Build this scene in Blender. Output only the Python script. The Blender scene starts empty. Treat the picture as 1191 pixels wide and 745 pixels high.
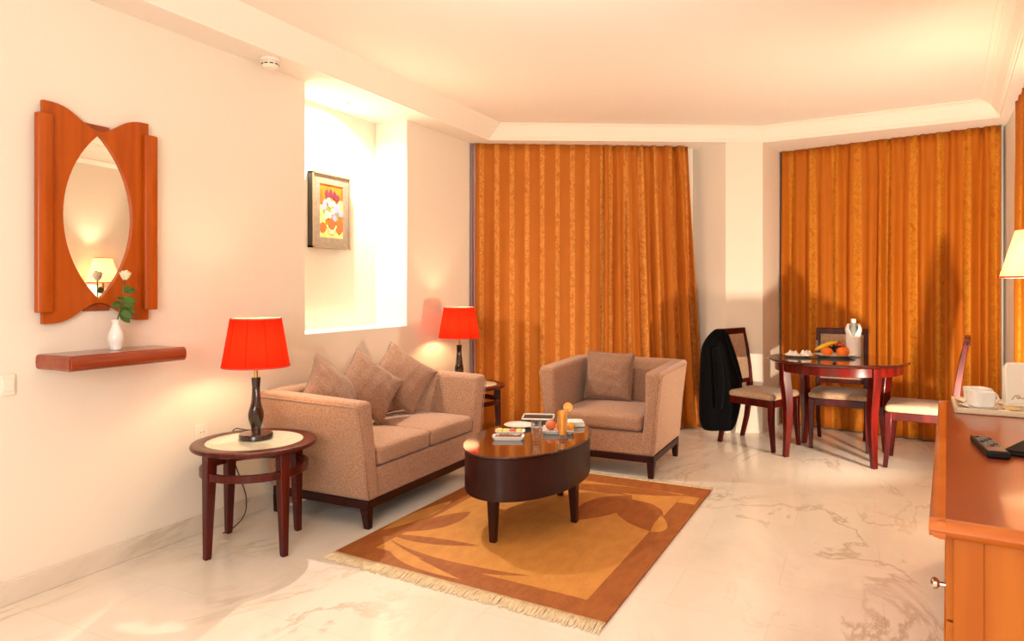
import bpy, bmesh, math, random
from mathutils import Vector, Matrix
R = math.radians
random.seed(7)
SC = bpy.context.scene
COL = SC.collection

# ---------------------------------------------------------------- camera, world, lights, exposure
cam_d = bpy.data.cameras.new('camera')
cam_d.sensor_width = 36.0
cam_d.lens = 800.0 / 1191.0 * 36.0
cam_d.shift_y = -37.5 / 1191.0
cam_d.clip_start = 0.02
cam = bpy.data.objects.new('camera', cam_d)
COL.objects.link(cam)
cam.location = (3.10, 0.0, 1.29)
cam.rotation_euler = (R(90), 0, math.atan(0.5))
SC.camera = cam

SC.view_settings.view_transform = 'Standard'
SC.view_settings.look = 'None'
SC.view_settings.exposure = 0.25
SC.view_settings.gamma = 1.0
SC.view_settings.use_curve_mapping = False

W = bpy.data.worlds.new('world')
SC.world = W
W.use_nodes = True
W.node_tree.nodes['Background'].inputs[0].default_value = (1.0, 0.85, 0.65, 1)
W.node_tree.nodes['Background'].inputs[1].default_value = 0.1

def light(name, typ, loc, power, color=(1, .8, .55), size=.1, aim=None, parent=None, spot=None, sy=None):
    d = bpy.data.lights.new(name, typ)
    d.energy = power
    d.color = color
    if typ == 'AREA':
        d.size = size
        if sy:
            d.shape = 'RECTANGLE'; d.size_y = sy
    else:
        d.shadow_soft_size = size
    if spot:
        d.spot_size = R(spot[0]); d.spot_blend = spot[1]
    o = bpy.data.objects.new(name, d)
    COL.objects.link(o)
    o.location = loc
    if aim is not None:
        o.rotation_euler = (Vector(aim) - Vector(loc)).to_track_quat('-Z', 'Y').to_euler()
    if parent:
        o.parent = parent
    return o

WARM = (1.0, 0.80, 0.55)
light('bounce_flash', 'AREA', (2.55, -1.15, 1.55), 70, (1.0, .97, .95), 1.4, aim=(1.5, 4.2, 0.6))
light('floor_flash', 'SPOT', (3.80, 4.84, 0.44), 138, (1.0, .85, .66), 0.035, aim=(2.30, 6.10, 1.75), spot=(150, .7))
light('ceiling_wash', 'AREA', (2.3, 2.2, 1.9), 13, (1.0, .93, .85), 1.2, aim=(2.3, 2.25, 3.0))
light('niche_spot', 'SPOT', (-0.13, 3.78, 2.57), 150, (1.0, .90, .74), 0.02, aim=(-0.19, 3.70, 1.0), spot=(165, .9))
BULB = 150.0
FLOOR_BULB = 560.0

# ---------------------------------------------------------------- materials
def lin(h):
    h = h.lstrip('#')
    v = [int(h[i:i + 2], 16) / 255 for i in (0, 2, 4)]
    return tuple((x / 12.92 if x <= .04045 else ((x + .055) / 1.055) ** 2.4) for x in v) + (1,)

def mat(name, col, rough=.5, metal=0, spec=.5, col2=None, scale=(8, 8, 8), detail=4, lo=.35, hi=.65, bump=0, bscale=None, coat=0, trans=0, ior=1.45, sheen=0, emit=0):
    m = bpy.data.materials.new(name)
    m.use_nodes = True
    nt = m.node_tree
    b = nt.nodes['Principled BSDF']
    c = lin(col) if isinstance(col, str) else col
    b.inputs['Base Color'].default_value = c
    b.inputs['Roughness'].default_value = rough
    b.inputs['Metallic'].default_value = metal
    b.inputs['Specular IOR Level'].default_value = spec
    b.inputs['Coat Weight'].default_value = coat
    b.inputs['Coat Roughness'].default_value = .08
    b.inputs['Transmission Weight'].default_value = trans
    b.inputs['IOR'].default_value = ior
    b.inputs['Sheen Weight'].default_value = sheen
    if emit:
        b.inputs['Emission Color'].default_value = c
        b.inputs['Emission Strength'].default_value = emit
    if col2 or bump:
        tc = nt.nodes.new('ShaderNodeTexCoord')
        mp = nt.nodes.new('ShaderNodeMapping')
        nt.links.new(tc.outputs['Object'], mp.inputs[0])
        mp.inputs['Scale'].default_value = scale
        nz = nt.nodes.new('ShaderNodeTexNoise')
        nz.inputs['Scale'].default_value = 1
        nz.inputs['Detail'].default_value = detail
        nt.links.new(mp.outputs[0], nz.inputs['Vector'])
        if col2:
            rp = nt.nodes.new('ShaderNodeValToRGB')
            rp.color_ramp.elements[0].position = lo
            rp.color_ramp.elements[1].position = hi
            rp.color_ramp.elements[0].color = c
            rp.color_ramp.elements[1].color = lin(col2)
            nt.links.new(nz.outputs['Fac'], rp.inputs[0])
            nt.links.new(rp.outputs[0], b.inputs['Base Color'])
        if bump:
            n2 = nz
            if bscale:
                n2 = nt.nodes.new('ShaderNodeTexNoise')
                n2.inputs['Scale'].default_value = bscale
                n2.inputs['Detail'].default_value = 3
                nt.links.new(tc.outputs['Object'], n2.inputs['Vector'])
            bp = nt.nodes.new('ShaderNodeBump')
            bp.inputs['Strength'].default_value = bump
            bp.inputs['Distance'].default_value = .01
            nt.links.new(n2.outputs['Fac'], bp.inputs['Height'])
            nt.links.new(bp.outputs[0], b.inputs['Normal'])
    return m

M = {}
M['wall'] = mat('wall_paint', '#EFE3D2', .75, spec=.2, bump=.03, bscale=60)
M['ceil'] = mat('ceiling_paint', '#F3E7DA', .8, spec=.2, bump=.02, bscale=40)
M['cornice'] = mat('cornice_paint', '#F4EADB', .6, spec=.3, bump=.02, bscale=40)
M['mahogany'] = mat('mahogany', '#3A0A06', .28, col2='#5A140B', scale=(30, 30, 4), spec=.3, coat=.12)
M['darkwood'] = mat('dark_wood', '#230604', .38, col2='#340B06', scale=(30, 30, 4), spec=.3, coat=.08)
M['chairwood'] = mat('chair_mahogany', '#360805', .34, col2='#560F08', scale=(25, 25, 4), spec=.25, coat=.05)
M['redwood'] = mat('red_mahogany', '#460905', .24, col2='#641009', scale=(25, 25, 4), spec=.4, coat=.2)
M['cherry'] = mat('cherry_wood', '#A54602', .36, col2='#B65408', scale=(3, 26, 2.2), detail=6, spec=.3, coat=.12)
M['cherrydark'] = mat('cherry_dark', '#8A3A10', .28, col2='#9C4517', scale=(3, 26, 2.2), coat=.35)
M['shelfwood'] = mat('shelf_wood', '#87300F', .25, col2='#9A3D16', scale=(20, 3, 20), coat=.4)
M['deskside'] = mat('desk_side_wood', '#A9560A', .42, col2='#B9661A', scale=(14, 14, 1.6), detail=6, spec=.3, coat=.1)
M['desktop'] = mat('desk_top_wood', '#7E3014', .3, col2='#93401F', scale=(3.5, 1.6, 5), detail=6, coat=.3)
M['deskedge'] = mat('desk_edge_wood', '#B2560F', .3, col2='#CE7327', scale=(3, 3, 20), coat=.4)
M['sofa'] = mat('sofa_fabric', '#9E755C', .9, spec=.15, col2='#B38B70', scale=(110, 110, 110), detail=2, lo=.38, hi=.62, bump=.35, sheen=.25)
M['pillow'] = mat('pillow_fabric', '#8A6550', .9, spec=.15, col2='#9C7862', scale=(110, 110, 110), detail=2, lo=.38, hi=.62, bump=.3, sheen=.25)
M['chairpad'] = mat('chair_upholstery', '#A78566', .85, spec=.2, col2='#BC9A7B', scale=(70, 70, 70), detail=2, bump=.2, sheen=.2)
M['inset'] = mat('table_inset', '#D4D6C4', .18, col2='#CCCDBA', scale=(30, 30, 30), coat=.4)
M['blackmetal'] = mat('black_metal', '#14100D', .35)
M['lampbody'] = mat('lamp_body', '#1E0B07', .22, col2='#3C160C', scale=(12, 12, 5), coat=.6)
M['brass'] = mat('brass', '#C9A055', .25, metal=1)
M['chrome'] = mat('chrome', '#D8D2C8', .15, metal=1)
M['white'] = mat('white_porcelain', '#F2EEE6', .18, coat=.4)
M['plastic'] = mat('white_plastic', '#F0E6D6', .4)
M['napkin'] = mat('napkin_cloth', '#F1EAE0', .85, bump=.15, bscale=120)
M['greyglass'] = mat('bottle_glass', '#8E928A', .12, coat=.3)
M['black'] = mat('black_plastic', '#0D0B0B', .45, spec=.25)
M['matteblack'] = mat('matte_black', '#0A0809', .7, spec=.15)
M['dgrey'] = mat('dark_grey', '#2A2623', .35)
M['button'] = mat('grey_button', '#6D7178', .5)
M['wool'] = mat('black_wool', '#050405', .8, spec=.08, bump=.2, bscale=90, sheen=.05)
M['silver'] = mat('silver_frame', '#93826F', .4, metal=.1, col2='#A39280', scale=(20, 40, 40))
M['fringe'] = mat('fringe_wool', '#E2CDAA', .9, col2='#D3BA92', scale=(40, 40, 40))
M['rugbrown'] = mat('rug_brown', '#A4602C', .55, col2='#965426', scale=(25, 9, 9), bump=.3, bscale=55, spec=.4)
M['ruggold'] = mat('rug_gold', '#CF9048', .5, col2='#C3853E', scale=(18, 9, 9), bump=.3, bscale=55, spec=.4)
M['rose'] = mat('rose_petal', '#F5E6C2', .6)
M['leaf'] = mat('leaf_green', '#3C5A1C', .45, col2='#53732A', scale=(30, 30, 30))
M['orange'] = mat('orange_peel', '#F07818', .4, bump=.15, bscale=160)
M['peach'] = mat('peach_skin', '#D98A5B', .6, col2='#C25A35', scale=(12, 12, 12))
M['pulp'] = mat('orange_pulp', '#F6A01E', .35)
M['pith'] = mat('orange_pith', '#F8D37C', .5)
M['juice'] = mat('orange_juice', '#FFA514', .3)
M['banana'] = mat('banana_skin', '#F2C42E', .45, col2='#E0A81E', scale=(14, 14, 14))
M['grape'] = mat('grape_skin', '#2A0A10', .25)
M['apple'] = mat('apple_skin', '#B0210F', .25, col2='#D2541E', scale=(10, 10, 10))
M['nut'] = mat('nut_brown', '#A5612A', .6, col2='#7E4319', scale=(60, 60, 60))
M['snackyellow'] = mat('snack_yellow', '#E8CE7A', .6)
M['snackred'] = mat('snack_red', '#D06A50', .5)
M['goldmark'] = mat('gold_mark', '#B08A3A', .3, metal=.8)
M['teabag'] = mat('tea_paper', '#E8C88A', .7)
M['paintorange'] = mat('paint_orange', '#D98218', .6, col2='#C8570F', scale=(10, 10, 10))
M['paintcream'] = mat('paint_cream', '#F1DF9A', .6, col2='#E6C565', scale=(30, 30, 30))
M['paintred'] = mat('paint_red', '#C9682C', .6)
M['paintplum'] = mat('paint_plum', '#7B2F3E', .6)
M['paintlilac'] = mat('paint_lilac', '#B9A0CC', .6)
M['paintgreen'] = mat('paint_green', '#8C9448', .6)
M['paintwhite'] = mat('paint_white', '#F0E7B8', .6)

def mirror_mat():
    m = bpy.data.materials.new('mirror_glass'); m.use_nodes = True
    b = m.node_tree.nodes['Principled BSDF']
    b.inputs['Base Color'].default_value = (.93, .94, .92, 1)
    b.inputs['Metallic'].default_value = 1; b.inputs['Roughness'].default_value = .01
    return m
M['mirror'] = mirror_mat()

def glass_mat():
    m = bpy.data.materials.new('clear_glass'); m.use_nodes = True
    nt = m.node_tree
    nt.nodes.clear()
    out = nt.nodes.new('ShaderNodeOutputMaterial')
    tr = nt.nodes.new('ShaderNodeBsdfTransparent'); tr.inputs[0].default_value = (.985, .99, .985, 1)
    gl = nt.nodes.new('ShaderNodeBsdfGlossy'); gl.inputs['Roughness'].default_value = .03
    fr = nt.nodes.new('ShaderNodeLayerWeight'); fr.inputs[0].default_value = .3
    mx = nt.nodes.new('ShaderNodeMixShader')
    nt.links.new(fr.outputs['Facing'], mx.inputs[0]); nt.links.new(tr.outputs[0], mx.inputs[1]); nt.links.new(gl.outputs[0], mx.inputs[2])
    nt.links.new(mx.outputs[0], out.inputs[0])
    return m
M['glass'] = glass_mat()

def shade_mat(name, col, tcol, tmix):
    m = bpy.data.materials.new(name); m.use_nodes = True
    nt = m.node_tree; nt.nodes.clear()
    out = nt.nodes.new('ShaderNodeOutputMaterial')
    d = nt.nodes.new('ShaderNodeBsdfDiffuse'); d.inputs[0].default_value = lin(col)
    t = nt.nodes.new('ShaderNodeBsdfTranslucent'); t.inputs[0].default_value = lin(tcol)
    mx = nt.nodes.new('ShaderNodeMixShader'); mx.inputs[0].default_value = tmix
    nt.links.new(d.outputs[0], mx.inputs[1]); nt.links.new(t.outputs[0], mx.inputs[2]); nt.links.new(mx.outputs[0], out.inputs[0])
    return m
M['shadered'] = shade_mat('shade_red', '#C01A0C', '#D8341C', .30)
M['shadelining'] = shade_mat('shade_lining', '#F4E4CC', '#FFF0D8', .5)
M['shadepink'] = shade_mat('shade_pink', '#E9A48C', '#FFD9C0', .5)
M['trimred'] = mat('trim_red', '#C7453A', .6)
M['sheer'] = shade_mat('sheer_cloth', '#CDB0B4', '#CDB0B4', .4)

def emit_mat(name, col, s):
    m = bpy.data.materials.new(name); m.use_nodes = True
    b = m.node_tree.nodes['Principled BSDF']
    b.inputs['Base Color'].default_value = (.9, .85, .7, 1)
    b.inputs['Emission Color'].default_value = col
    b.inputs['Emission Strength'].default_value = s
    return m
M['bulb'] = emit_mat('bulb_glow', (1, .74, .42, 1), BULB)
M['floorbulb'] = emit_mat('floor_bulb_glow', (1, .80, .52, 1), FLOOR_BULB)
M['spotlens'] = emit_mat('spot_glow', (1, .86, .6, 1), 8)

def marble(name, a, b_, vein, tile, rough):
    m = bpy.data.materials.new(name); m.use_nodes = True
    nt = m.node_tree; N = nt.nodes.new; L = nt.links.new
    bs = nt.nodes['Principled BSDF']
    tc = N('ShaderNodeTexCoord')
    mp = N('ShaderNodeMapping'); mp.inputs['Rotation'].default_value = (0, 0, R(28)); mp.inputs['Scale'].default_value = (1, .45, 1)
    L(tc.outputs['Object'], mp.inputs[0])
    n1 = N('ShaderNodeTexNoise'); n1.inputs['Scale'].default_value = 2.2; n1.inputs['Detail'].default_value = 8; n1.inputs['Roughness'].default_value = .65; n1.inputs['Distortion'].default_value = .6
    L(mp.outputs[0], n1.inputs['Vector'])
    r1 = N('ShaderNodeValToRGB'); r1.color_ramp.elements[0].position = .32; r1.color_ramp.elements[1].position = .66
    r1.color_ramp.elements[0].color = lin(b_); r1.color_ramp.elements[1].color = lin(a)
    L(n1.outputs['Fac'], r1.inputs[0])
    n2 = N('ShaderNodeTexNoise'); n2.inputs['Scale'].default_value = 1.5; n2.inputs['Detail'].default_value = 10; n2.inputs['Roughness'].default_value = .6; n2.inputs['Distortion'].default_value = 1.3
    L(mp.outputs[0], n2.inputs['Vector'])
    s = N('ShaderNodeMath'); s.operation = 'SUBTRACT'; s.inputs[1].default_value = .5; L(n2.outputs['Fac'], s.inputs[0])
    ab = N('ShaderNodeMath'); ab.operation = 'ABSOLUTE'; L(s.outputs[0], ab.inputs[0])
    r2 = N('ShaderNodeValToRGB'); r2.color_ramp.elements[0].position = 0; r2.color_ramp.elements[1].position = .022
    r2.color_ramp.elements[0].color = (1, 1, 1, 1); r2.color_ramp.elements[1].color = (0, 0, 0, 1)
    L(ab.outputs[0], r2.inputs[0])
    n3 = N('ShaderNodeTexNoise'); n3.inputs['Scale'].default_value = 1.1; n3.inputs['Detail'].default_value = 3
    L(tc.outputs['Object'], n3.inputs['Vector'])
    r3 = N('ShaderNodeValToRGB'); r3.color_ramp.elements[0].position = .45; r3.color_ramp.elements[1].position = .65
    L(n3.outputs['Fac'], r3.inputs[0])
    mu = N('ShaderNodeMath'); mu.operation = 'MULTIPLY'; L(r2.outputs[0], mu.inputs[0]); L(r3.outputs[0], mu.inputs[1])
    mx = N('ShaderNodeMixRGB'); L(mu.outputs[0], mx.inputs[0]); L(r1.outputs[0], mx.inputs[1]); mx.inputs[2].default_value = lin(vein)
    last = mx
    if tile:
        br = N('ShaderNodeTexBrick'); br.offset = .5
        br.inputs['Color1'].default_value = (1, 1, 1, 1); br.inputs['Color2'].default_value = (.975, .97, .96, 1); br.inputs['Mortar'].default_value = (.92, .90, .87, 1)
        br.inputs['Scale'].default_value = 1; br.inputs['Mortar Size'].default_value = .0025
        br.inputs['Brick Width'].default_value = .8; br.inputs['Row Height'].default_value = .4
        L(tc.outputs['Object'], br.inputs['Vector'])
        m2 = N('ShaderNodeMixRGB'); m2.blend_type = 'MULTIPLY'; m2.inputs[0].default_value = 1
        L(last.outputs[0], m2.inputs[1]); L(br.outputs['Color'], m2.inputs[2]); last = m2
    L(last.outputs[0], bs.inputs['Base Color'])
    bs.inputs['Roughness'].default_value = rough
    bs.inputs['Specular IOR Level'].default_value = .5
    return m
M['floor'] = marble('floor_marble', '#F2E9DD', '#E6DACA', '#C9B8A2', True, .16)
M['skirting'] = marble('skirting_marble', '#E8DBCB', '#D6C7B3', '#AE987E', False, .25)

def curtain_mat(name, a, b_, c_, pitch):
    m = bpy.data.materials.new(name); m.use_nodes = True
    nt = m.node_tree; N = nt.nodes.new; L = nt.links.new
    bs = nt.nodes['Principled BSDF']
    uv = N('ShaderNodeUVMap')
    sx = N('ShaderNodeSeparateXYZ'); L(uv.outputs[0], sx.inputs[0])
    dv = N('ShaderNodeMath'); dv.operation = 'DIVIDE'; dv.inputs[1].default_value = pitch; L(sx.outputs[0], dv.inputs[0])
    fr = N('ShaderNodeMath'); fr.operation = 'FRACT'; L(dv.outputs[0], fr.inputs[0])
    rp = N('ShaderNodeValToRGB')
    e = rp.color_ramp.elements
    e[0].position = .30; e[0].color = (0, 0, 0, 1)
    e[1].position = .36; e[1].color = (1, 1, 1, 1)
    for p, v in ((.60, 1), (.66, 0)):
        x = e.new(p); x.color = (v, v, v, 1)
    L(fr.outputs[0], rp.inputs[0])
    mp = N('ShaderNodeMapping'); mp.inputs['Scale'].default_value = (1, .7, 1); L(uv.outputs[0], mp.inputs[0])
    vo = N('ShaderNodeTexNoise'); vo.inputs['Scale'].default_value = 38; vo.inputs['Detail'].default_value = 3; vo.inputs['Distortion'].default_value = 1.2; L(mp.outputs[0], vo.inputs['Vector'])
    r2 = N('ShaderNodeValToRGB'); r2.color_ramp.elements[0].position = .30; r2.color_ramp.elements[1].position = .60; L(vo.outputs['Fac'], r2.inputs[0])
    mu = N('ShaderNodeMath'); mu.operation = 'MULTIPLY'; L(rp.outputs[0], mu.inputs[0]); L(r2.outputs[0], mu.inputs[1])
    nz = N('ShaderNodeTexNoise'); nz.inputs['Scale'].default_value = 6; nz.inputs['Detail'].default_value = 5; L(uv.outputs[0], nz.inputs['Vector'])
    mb = N('ShaderNodeMixRGB'); L(nz.outputs['Fac'], mb.inputs[0]); mb.inputs[1].default_value = lin(a); mb.inputs[2].default_value = lin(b_)
    mx = N('ShaderNodeMixRGB'); L(mu.outputs[0], mx.inputs[0]); L(mb.outputs[0], mx.inputs[1]); mx.inputs[2].default_value = lin(c_)
    L(mx.outputs[0], bs.inputs['Base Color'])
    bs.inputs['Roughness'].default_value = .6
    bs.inputs['Specular IOR Level'].default_value = .2
    fn = N('ShaderNodeTexNoise'); fn.inputs['Scale'].default_value = 160; L(uv.outputs[0], fn.inputs['Vector'])
    bp = N('ShaderNodeBump'); bp.inputs['Strength'].default_value = .25; bp.inputs['Distance'].default_value = .005
    L(fn.outputs['Fac'], bp.inputs['Height']); L(bp.outputs[0], bs.inputs['Normal'])
    return m
M['curtain'] = curtain_mat('curtain_gold_stripe', '#B0601A', '#BA6C1E', '#D69044', .137)
M['curtain2'] = curtain_mat('curtain_plain_gold', '#B46012', '#BE6C16', '#CC8424', .19)

# ---------------------------------------------------------------- mesh helpers
class MB:
    def __init__(s):
        s.v = []; s.f = []; s.mi = []; s.uv = {}
    def add(s, vs, fs, mi=0, T=None):
        o = len(s.v)
        for p in vs:
            p = Vector(p)
            s.v.append(tuple(T @ p) if T is not None else tuple(p))
        for f in fs:
            s.f.append([i + o for i in f]); s.mi.append(mi)
        return s
    def box(s, x0, x1, y0, y1, z0, z1, mi=0, T=None):
        return s.prism([(x0, y0), (x1, y0), (x1, y1), (x0, y1)], z0, z1, mi, T)
    def prism(s, poly, z0, z1, mi=0, T=None):
        n = len(poly)
        a = sum(poly[i][0] * poly[(i + 1) % n][1] - poly[(i + 1) % n][0] * poly[i][1] for i in range(n))
        if a < 0:
            poly = poly[::-1]
        vs = [(x, y, z0) for x, y in poly] + [(x, y, z1) for x, y in poly]
        fs = [list(range(n))[::-1], list(range(n, 2 * n))] + [[i, (i + 1) % n, n + (i + 1) % n, n + i] for i in range(n)]
        return s.add(vs, fs, mi, T)
    def loft(s, rings, cap=(True, True), mi=0, T=None, closed=True):
        n = len(rings[0]); vs = [p for r in rings for p in r]; fs = []
        for k in range(len(rings) - 1):
            for i in range(n if closed else n - 1):
                j = (i + 1) % n
                fs.append([k * n + i, k * n + j, (k + 1) * n + j, (k + 1) * n + i])
        if cap[0]: fs.append(list(range(n))[::-1])
        if cap[1]: fs.append([(len(rings) - 1) * n + i for i in range(n)])
        return s.add(vs, fs, mi, T)
    def lathe(s, prof, n=32, cap=(True, True), mi=0, T=None, c=(0, 0)):
        return s.loft([[(c[0] + r * math.cos(2 * math.pi * i / n), c[1] + r * math.sin(2 * math.pi * i / n), z) for i in range(n)] for r, z in prof], cap, mi, T)
    def ring(s, r0, r1, z0, z1, n=48, mi=0, T=None):       # square-section ring
        rs = [(r0, z0), (r1, z0), (r1, z1), (r0, z1), (r0, z0)]
        return s.lathe(rs, n, (False, False), mi, T)
    def tube(s, pts, r, n=8, mi=0, T=None):
        pts = [Vector(p) for p in pts]; rings = []
        for k, p in enumerate(pts):
            t = (pts[min(k + 1, len(pts) - 1)] - pts[max(k - 1, 0)]).normalized()
            a = t.orthogonal().normalized() if k == 0 else (a - t * a.dot(t)).normalized()
            b = t.cross(a)
            rr = r[k] if isinstance(r, (list, tuple)) else r
            rings.append([tuple(p + a * (rr * math.cos(2 * math.pi * i / n)) + b * (rr * math.sin(2 * math.pi * i / n))) for i in range(n)])
        return s.loft(rings, (True, True), mi, T)
    def bar(s, pts, sx, sy, mi=0, T=None):                  # path of (x,y,z), rectangular section in x,y
        rings = []
        for k, p in enumerate(pts):
            a = (sx[k] if isinstance(sx, (list, tuple)) else sx) / 2; b = (sy[k] if isinstance(sy, (list, tuple)) else sy) / 2
            rings.append([(p[0] - a, p[1] - b, p[2]), (p[0] + a, p[1] - b, p[2]), (p[0] + a, p[1] + b, p[2]), (p[0] - a, p[1] + b, p[2])])
        return s.loft(rings, (True, True), mi, T)
    def ball(s, c, r, n=16, m=10, mi=0, T=None, sq=(1, 1, 1)):
        rings = []
        for k in range(1, m):
            th = math.pi * k / m
            rings.append([(c[0] + sq[0] * r * math.sin(th) * math.cos(2 * math.pi * i / n), c[1] + sq[1] * r * math.sin(th) * math.sin(2 * math.pi * i / n), c[2] - sq[2] * r * math.cos(th)) for i in range(n)])
        return s.loft(rings, (True, True), mi, T)
    def grid(s, fn, nu, nv, mi=0, T=None, uvfn=None):
        o = len(s.v)
        vs = [fn(i / nu, j / nv) for j in range(nv + 1) for i in range(nu + 1)]
        fs = [[j * (nu + 1) + i, j * (nu + 1) + i + 1, (j + 1) * (nu + 1) + i + 1, (j + 1) * (nu + 1) + i] for j in range(nv) for i in range(nu)]
        if uvfn:
            for j in range(nv + 1):
                for i in range(nu + 1):
                    s.uv[o + j * (nu + 1) + i] = uvfn(i / nu, j / nv)
        return s.add(vs, fs, mi, T)
    def rbox(s, x0, x1, y0, y1, z0, z1, r, n=10, crown=0, mi=0, T=None, fn=None):
        c = Vector(((x0 + x1) / 2, (y0 + y1) / 2, (z0 + z1) / 2)); h = Vector(((x1 - x0) / 2, (y1 - y0) / 2, (z1 - z0) / 2))
        inner = Vector([max(a - r, 1e-4) for a in h])
        bm = bmesh.new(); bmesh.ops.create_cube(bm, size=2)
        bmesh.ops.subdivide_edges(bm, edges=bm.edges[:], cuts=n, use_grid_fill=True)
        for v in bm.verts:
            p = Vector([math.copysign(abs(v.co[i]) ** .6, v.co[i]) * h[i] for i in range(3)])
            q = Vector([max(-inner[i], min(inner[i], p[i])) for i in range(3)])
            d = p - q
            if d.length > 1e-6: p = q + d.normalized() * min(r, max(d.length, r))
            if crown and p.z > 0:
                p.z += crown * (1 - (p.x / h.x) ** 2) * (1 - (p.y / h.y) ** 2)
            v.co = p + c
            if fn: v.co = fn(v.co)
        bm.verts.index_update()
        s.add([tuple(v.co) for v in bm.verts], [[v.index for v in f.verts] for f in bm.faces], mi, T)
        bm.free(); return s
    def build(s, name, mats, parent=None, bevel=0, seg=2, smooth=35, sub=0, solid=0, fixn=True):
        me = bpy.data.meshes.new(name)
        me.from_pydata(s.v, [], s.f)
        for m in (mats if isinstance(mats, (list, tuple)) else [mats]):
            me.materials.append(m)
        for p, i in zip(me.polygons, s.mi):
            p.material_index = i
        if s.uv:
            ul = me.uv_layers.new(name='UVMap')
            for lp in me.loops:
                ul.data[lp.index].uv = s.uv.get(lp.vertex_index, (0, 0))
        if fixn:
            bm = bmesh.new(); bm.from_mesh(me)
            bmesh.ops.recalc_face_normals(bm, faces=bm.faces[:])
            bm.to_mesh(me); bm.free()
        if smooth:
            me.shade_smooth()
            if smooth < 180: me.set_sharp_from_angle(angle=R(smooth))
        o = bpy.data.objects.new(name, me)
        COL.objects.link(o)
        if parent: o.parent = parent
        if solid:
            md = o.modifiers.new('solid', 'SOLIDIFY'); md.thickness = solid; md.offset = 0
        if bevel:
            md = o.modifiers.new('bevel', 'BEVEL'); md.width = bevel; md.segments = seg; md.limit_method = 'ANGLE'; md.angle_limit = R(40)
            md.harden_normals = False
        if sub:
            md = o.modifiers.new('sub', 'SUBSURF'); md.levels = sub; md.render_levels = sub
        return o

def tag(o, label, cat, group=None, kind=None):
    o['label'] = label; o['category'] = cat
    if group: o['group'] = group
    if kind: o['kind'] = kind
    return o

def thing(name, label, cat, loc=(0, 0, 0), rz=0, group=None):
    o = bpy.data.objects.new(name, None)
    o.empty_display_size = .05
    COL.objects.link(o)
    o.location = loc; o.rotation_euler = (0, 0, rz)
    return tag(o, label, cat, group)

def struct(o):
    o['kind'] = 'structure'; return o

def copy_tree(o, parent=None):
    c = o.copy(); COL.objects.link(c)
    if parent: c.parent = parent
    for ch in o.children: copy_tree(ch, c)
    return c

RX = lambda a: Matrix.Rotation(R(a), 4, 'X')
RY = lambda a: Matrix.Rotation(R(a), 4, 'Y')
RZ = lambda a: Matrix.Rotation(R(a), 4, 'Z')
TR = lambda x, y, z: Matrix.Translation((x, y, z))

# ---------------------------------------------------------------- the room
ZS, ZC = 2.59, 2.73
struct(MB().box(-.6, 5.2, -1.9, 7.8, -.08, 0).build('floor', M['floor'], smooth=0))

wl = MB()
wl.box(-.40, 0, -1.75, 3.287, 0, 2.62).box(-.40, 0, 3.287, 4.384, 0, 1.0).box(-.40, 0, 4.384, 5.62, 0, 2.62).box(-.40, -.30, 3.287, 4.384, 1.0, 2.62)
struct(wl.build('wall_left', M['wall'], smooth=0))
struct(MB().prism([(-.10, 5.43), (1.74, 6.492), (1.665, 6.62), (-.175, 5.56)], 0, 2.62).build('wall_bay_left', M['wall'], smooth=0))
struct(MB().prism([(2.06, 6.347), (2.355, 6.495), (2.46, 7.08), (2.46, 7.3), (1.64, 7.3), (1.64, 6.60)], 0, 2.62).build('wall_pillar', M['wall'], smooth=0))
struct(MB().prism([(2.40, 7.155), (4.30, 6.716), (4.33, 6.85), (2.43, 7.29)], 0, 2.62).build('wall_bay_right', M['wall'], smooth=0))
struct(MB().prism([(4.165, 6.76), (4.165, 6.55), (4.125, 6.06), (4.20, 6.03), (4.285, 5.98), (3.50, -1.75), (3.75, -1.75), (4.70, 6.76)], 0, 2.62).build('wall_right', M['wall'], smooth=0))
struct(MB().box(-.4, 3.75, -1.9, -1.75, 0, 2.9).build('wall_back', M['wall'], smooth=0))

# tray ceiling: a lowered margin, a moulded band and the raised field
inner = [(.217, -1.45), (.217, 5.31), (2.355, 6.495), (4.08, 6.35), (3.286, -1.45)]
upper = [(.335, -1.33), (.335, 5.30), (2.345, 6.445), (3.945, 6.27), (3.18, -1.33)]
outer = [(-.5, -1.9), (-.5, 5.8), (1.9, 7.5), (4.9, 7.3), (3.95, -1.9)]
def lerp2(a, b, t): return (a[0] + (b[0] - a[0]) * t, a[1] + (b[1] - a[1]) * t)
prof = [(-.0, ZS), (.0, ZS + .018), (.10, ZS + .022), (.10, ZS + .032), (.16, ZS + .036), (.42, ZS + .09), (.70, ZS + .118), (.78, ZS + .12), (.78, ZS + .128), (1.0, ZS + .13), (1.0, ZC)]
rings = [[p + (ZS,) for p in outer]] + [[lerp2(a, b, t) + (z,) for a, b in zip(inner, upper)] for t, z in prof]
for k in range(5):                                    # plain slope on the left side, moulded band on the others
    pr_ = [(0, ZS), (.02, ZS + .01), (1, ZC)] if k == 0 else prof
    j = (k + 1) % 5
    struct(MB().loft([[lerp2(inner[k], upper[k], t) + (z,), lerp2(inner[j], upper[j], t) + (z,)] for t, z in pr_], (False, False), closed=False).build('trim_%d' % (k + 1), M['cornice'], smooth=20))
cm = MB().loft(rings[:2], (False, False))
cm.prism(outer, ZC, ZC + .06)
struct(cm.build('ceiling', M['ceil'], smooth=0))

sk = MB().box(0, .014, -1.75, 5.41, 0, .095)
struct(sk.build('baseboard_left', M['skirting'], bevel=.003))

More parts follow.
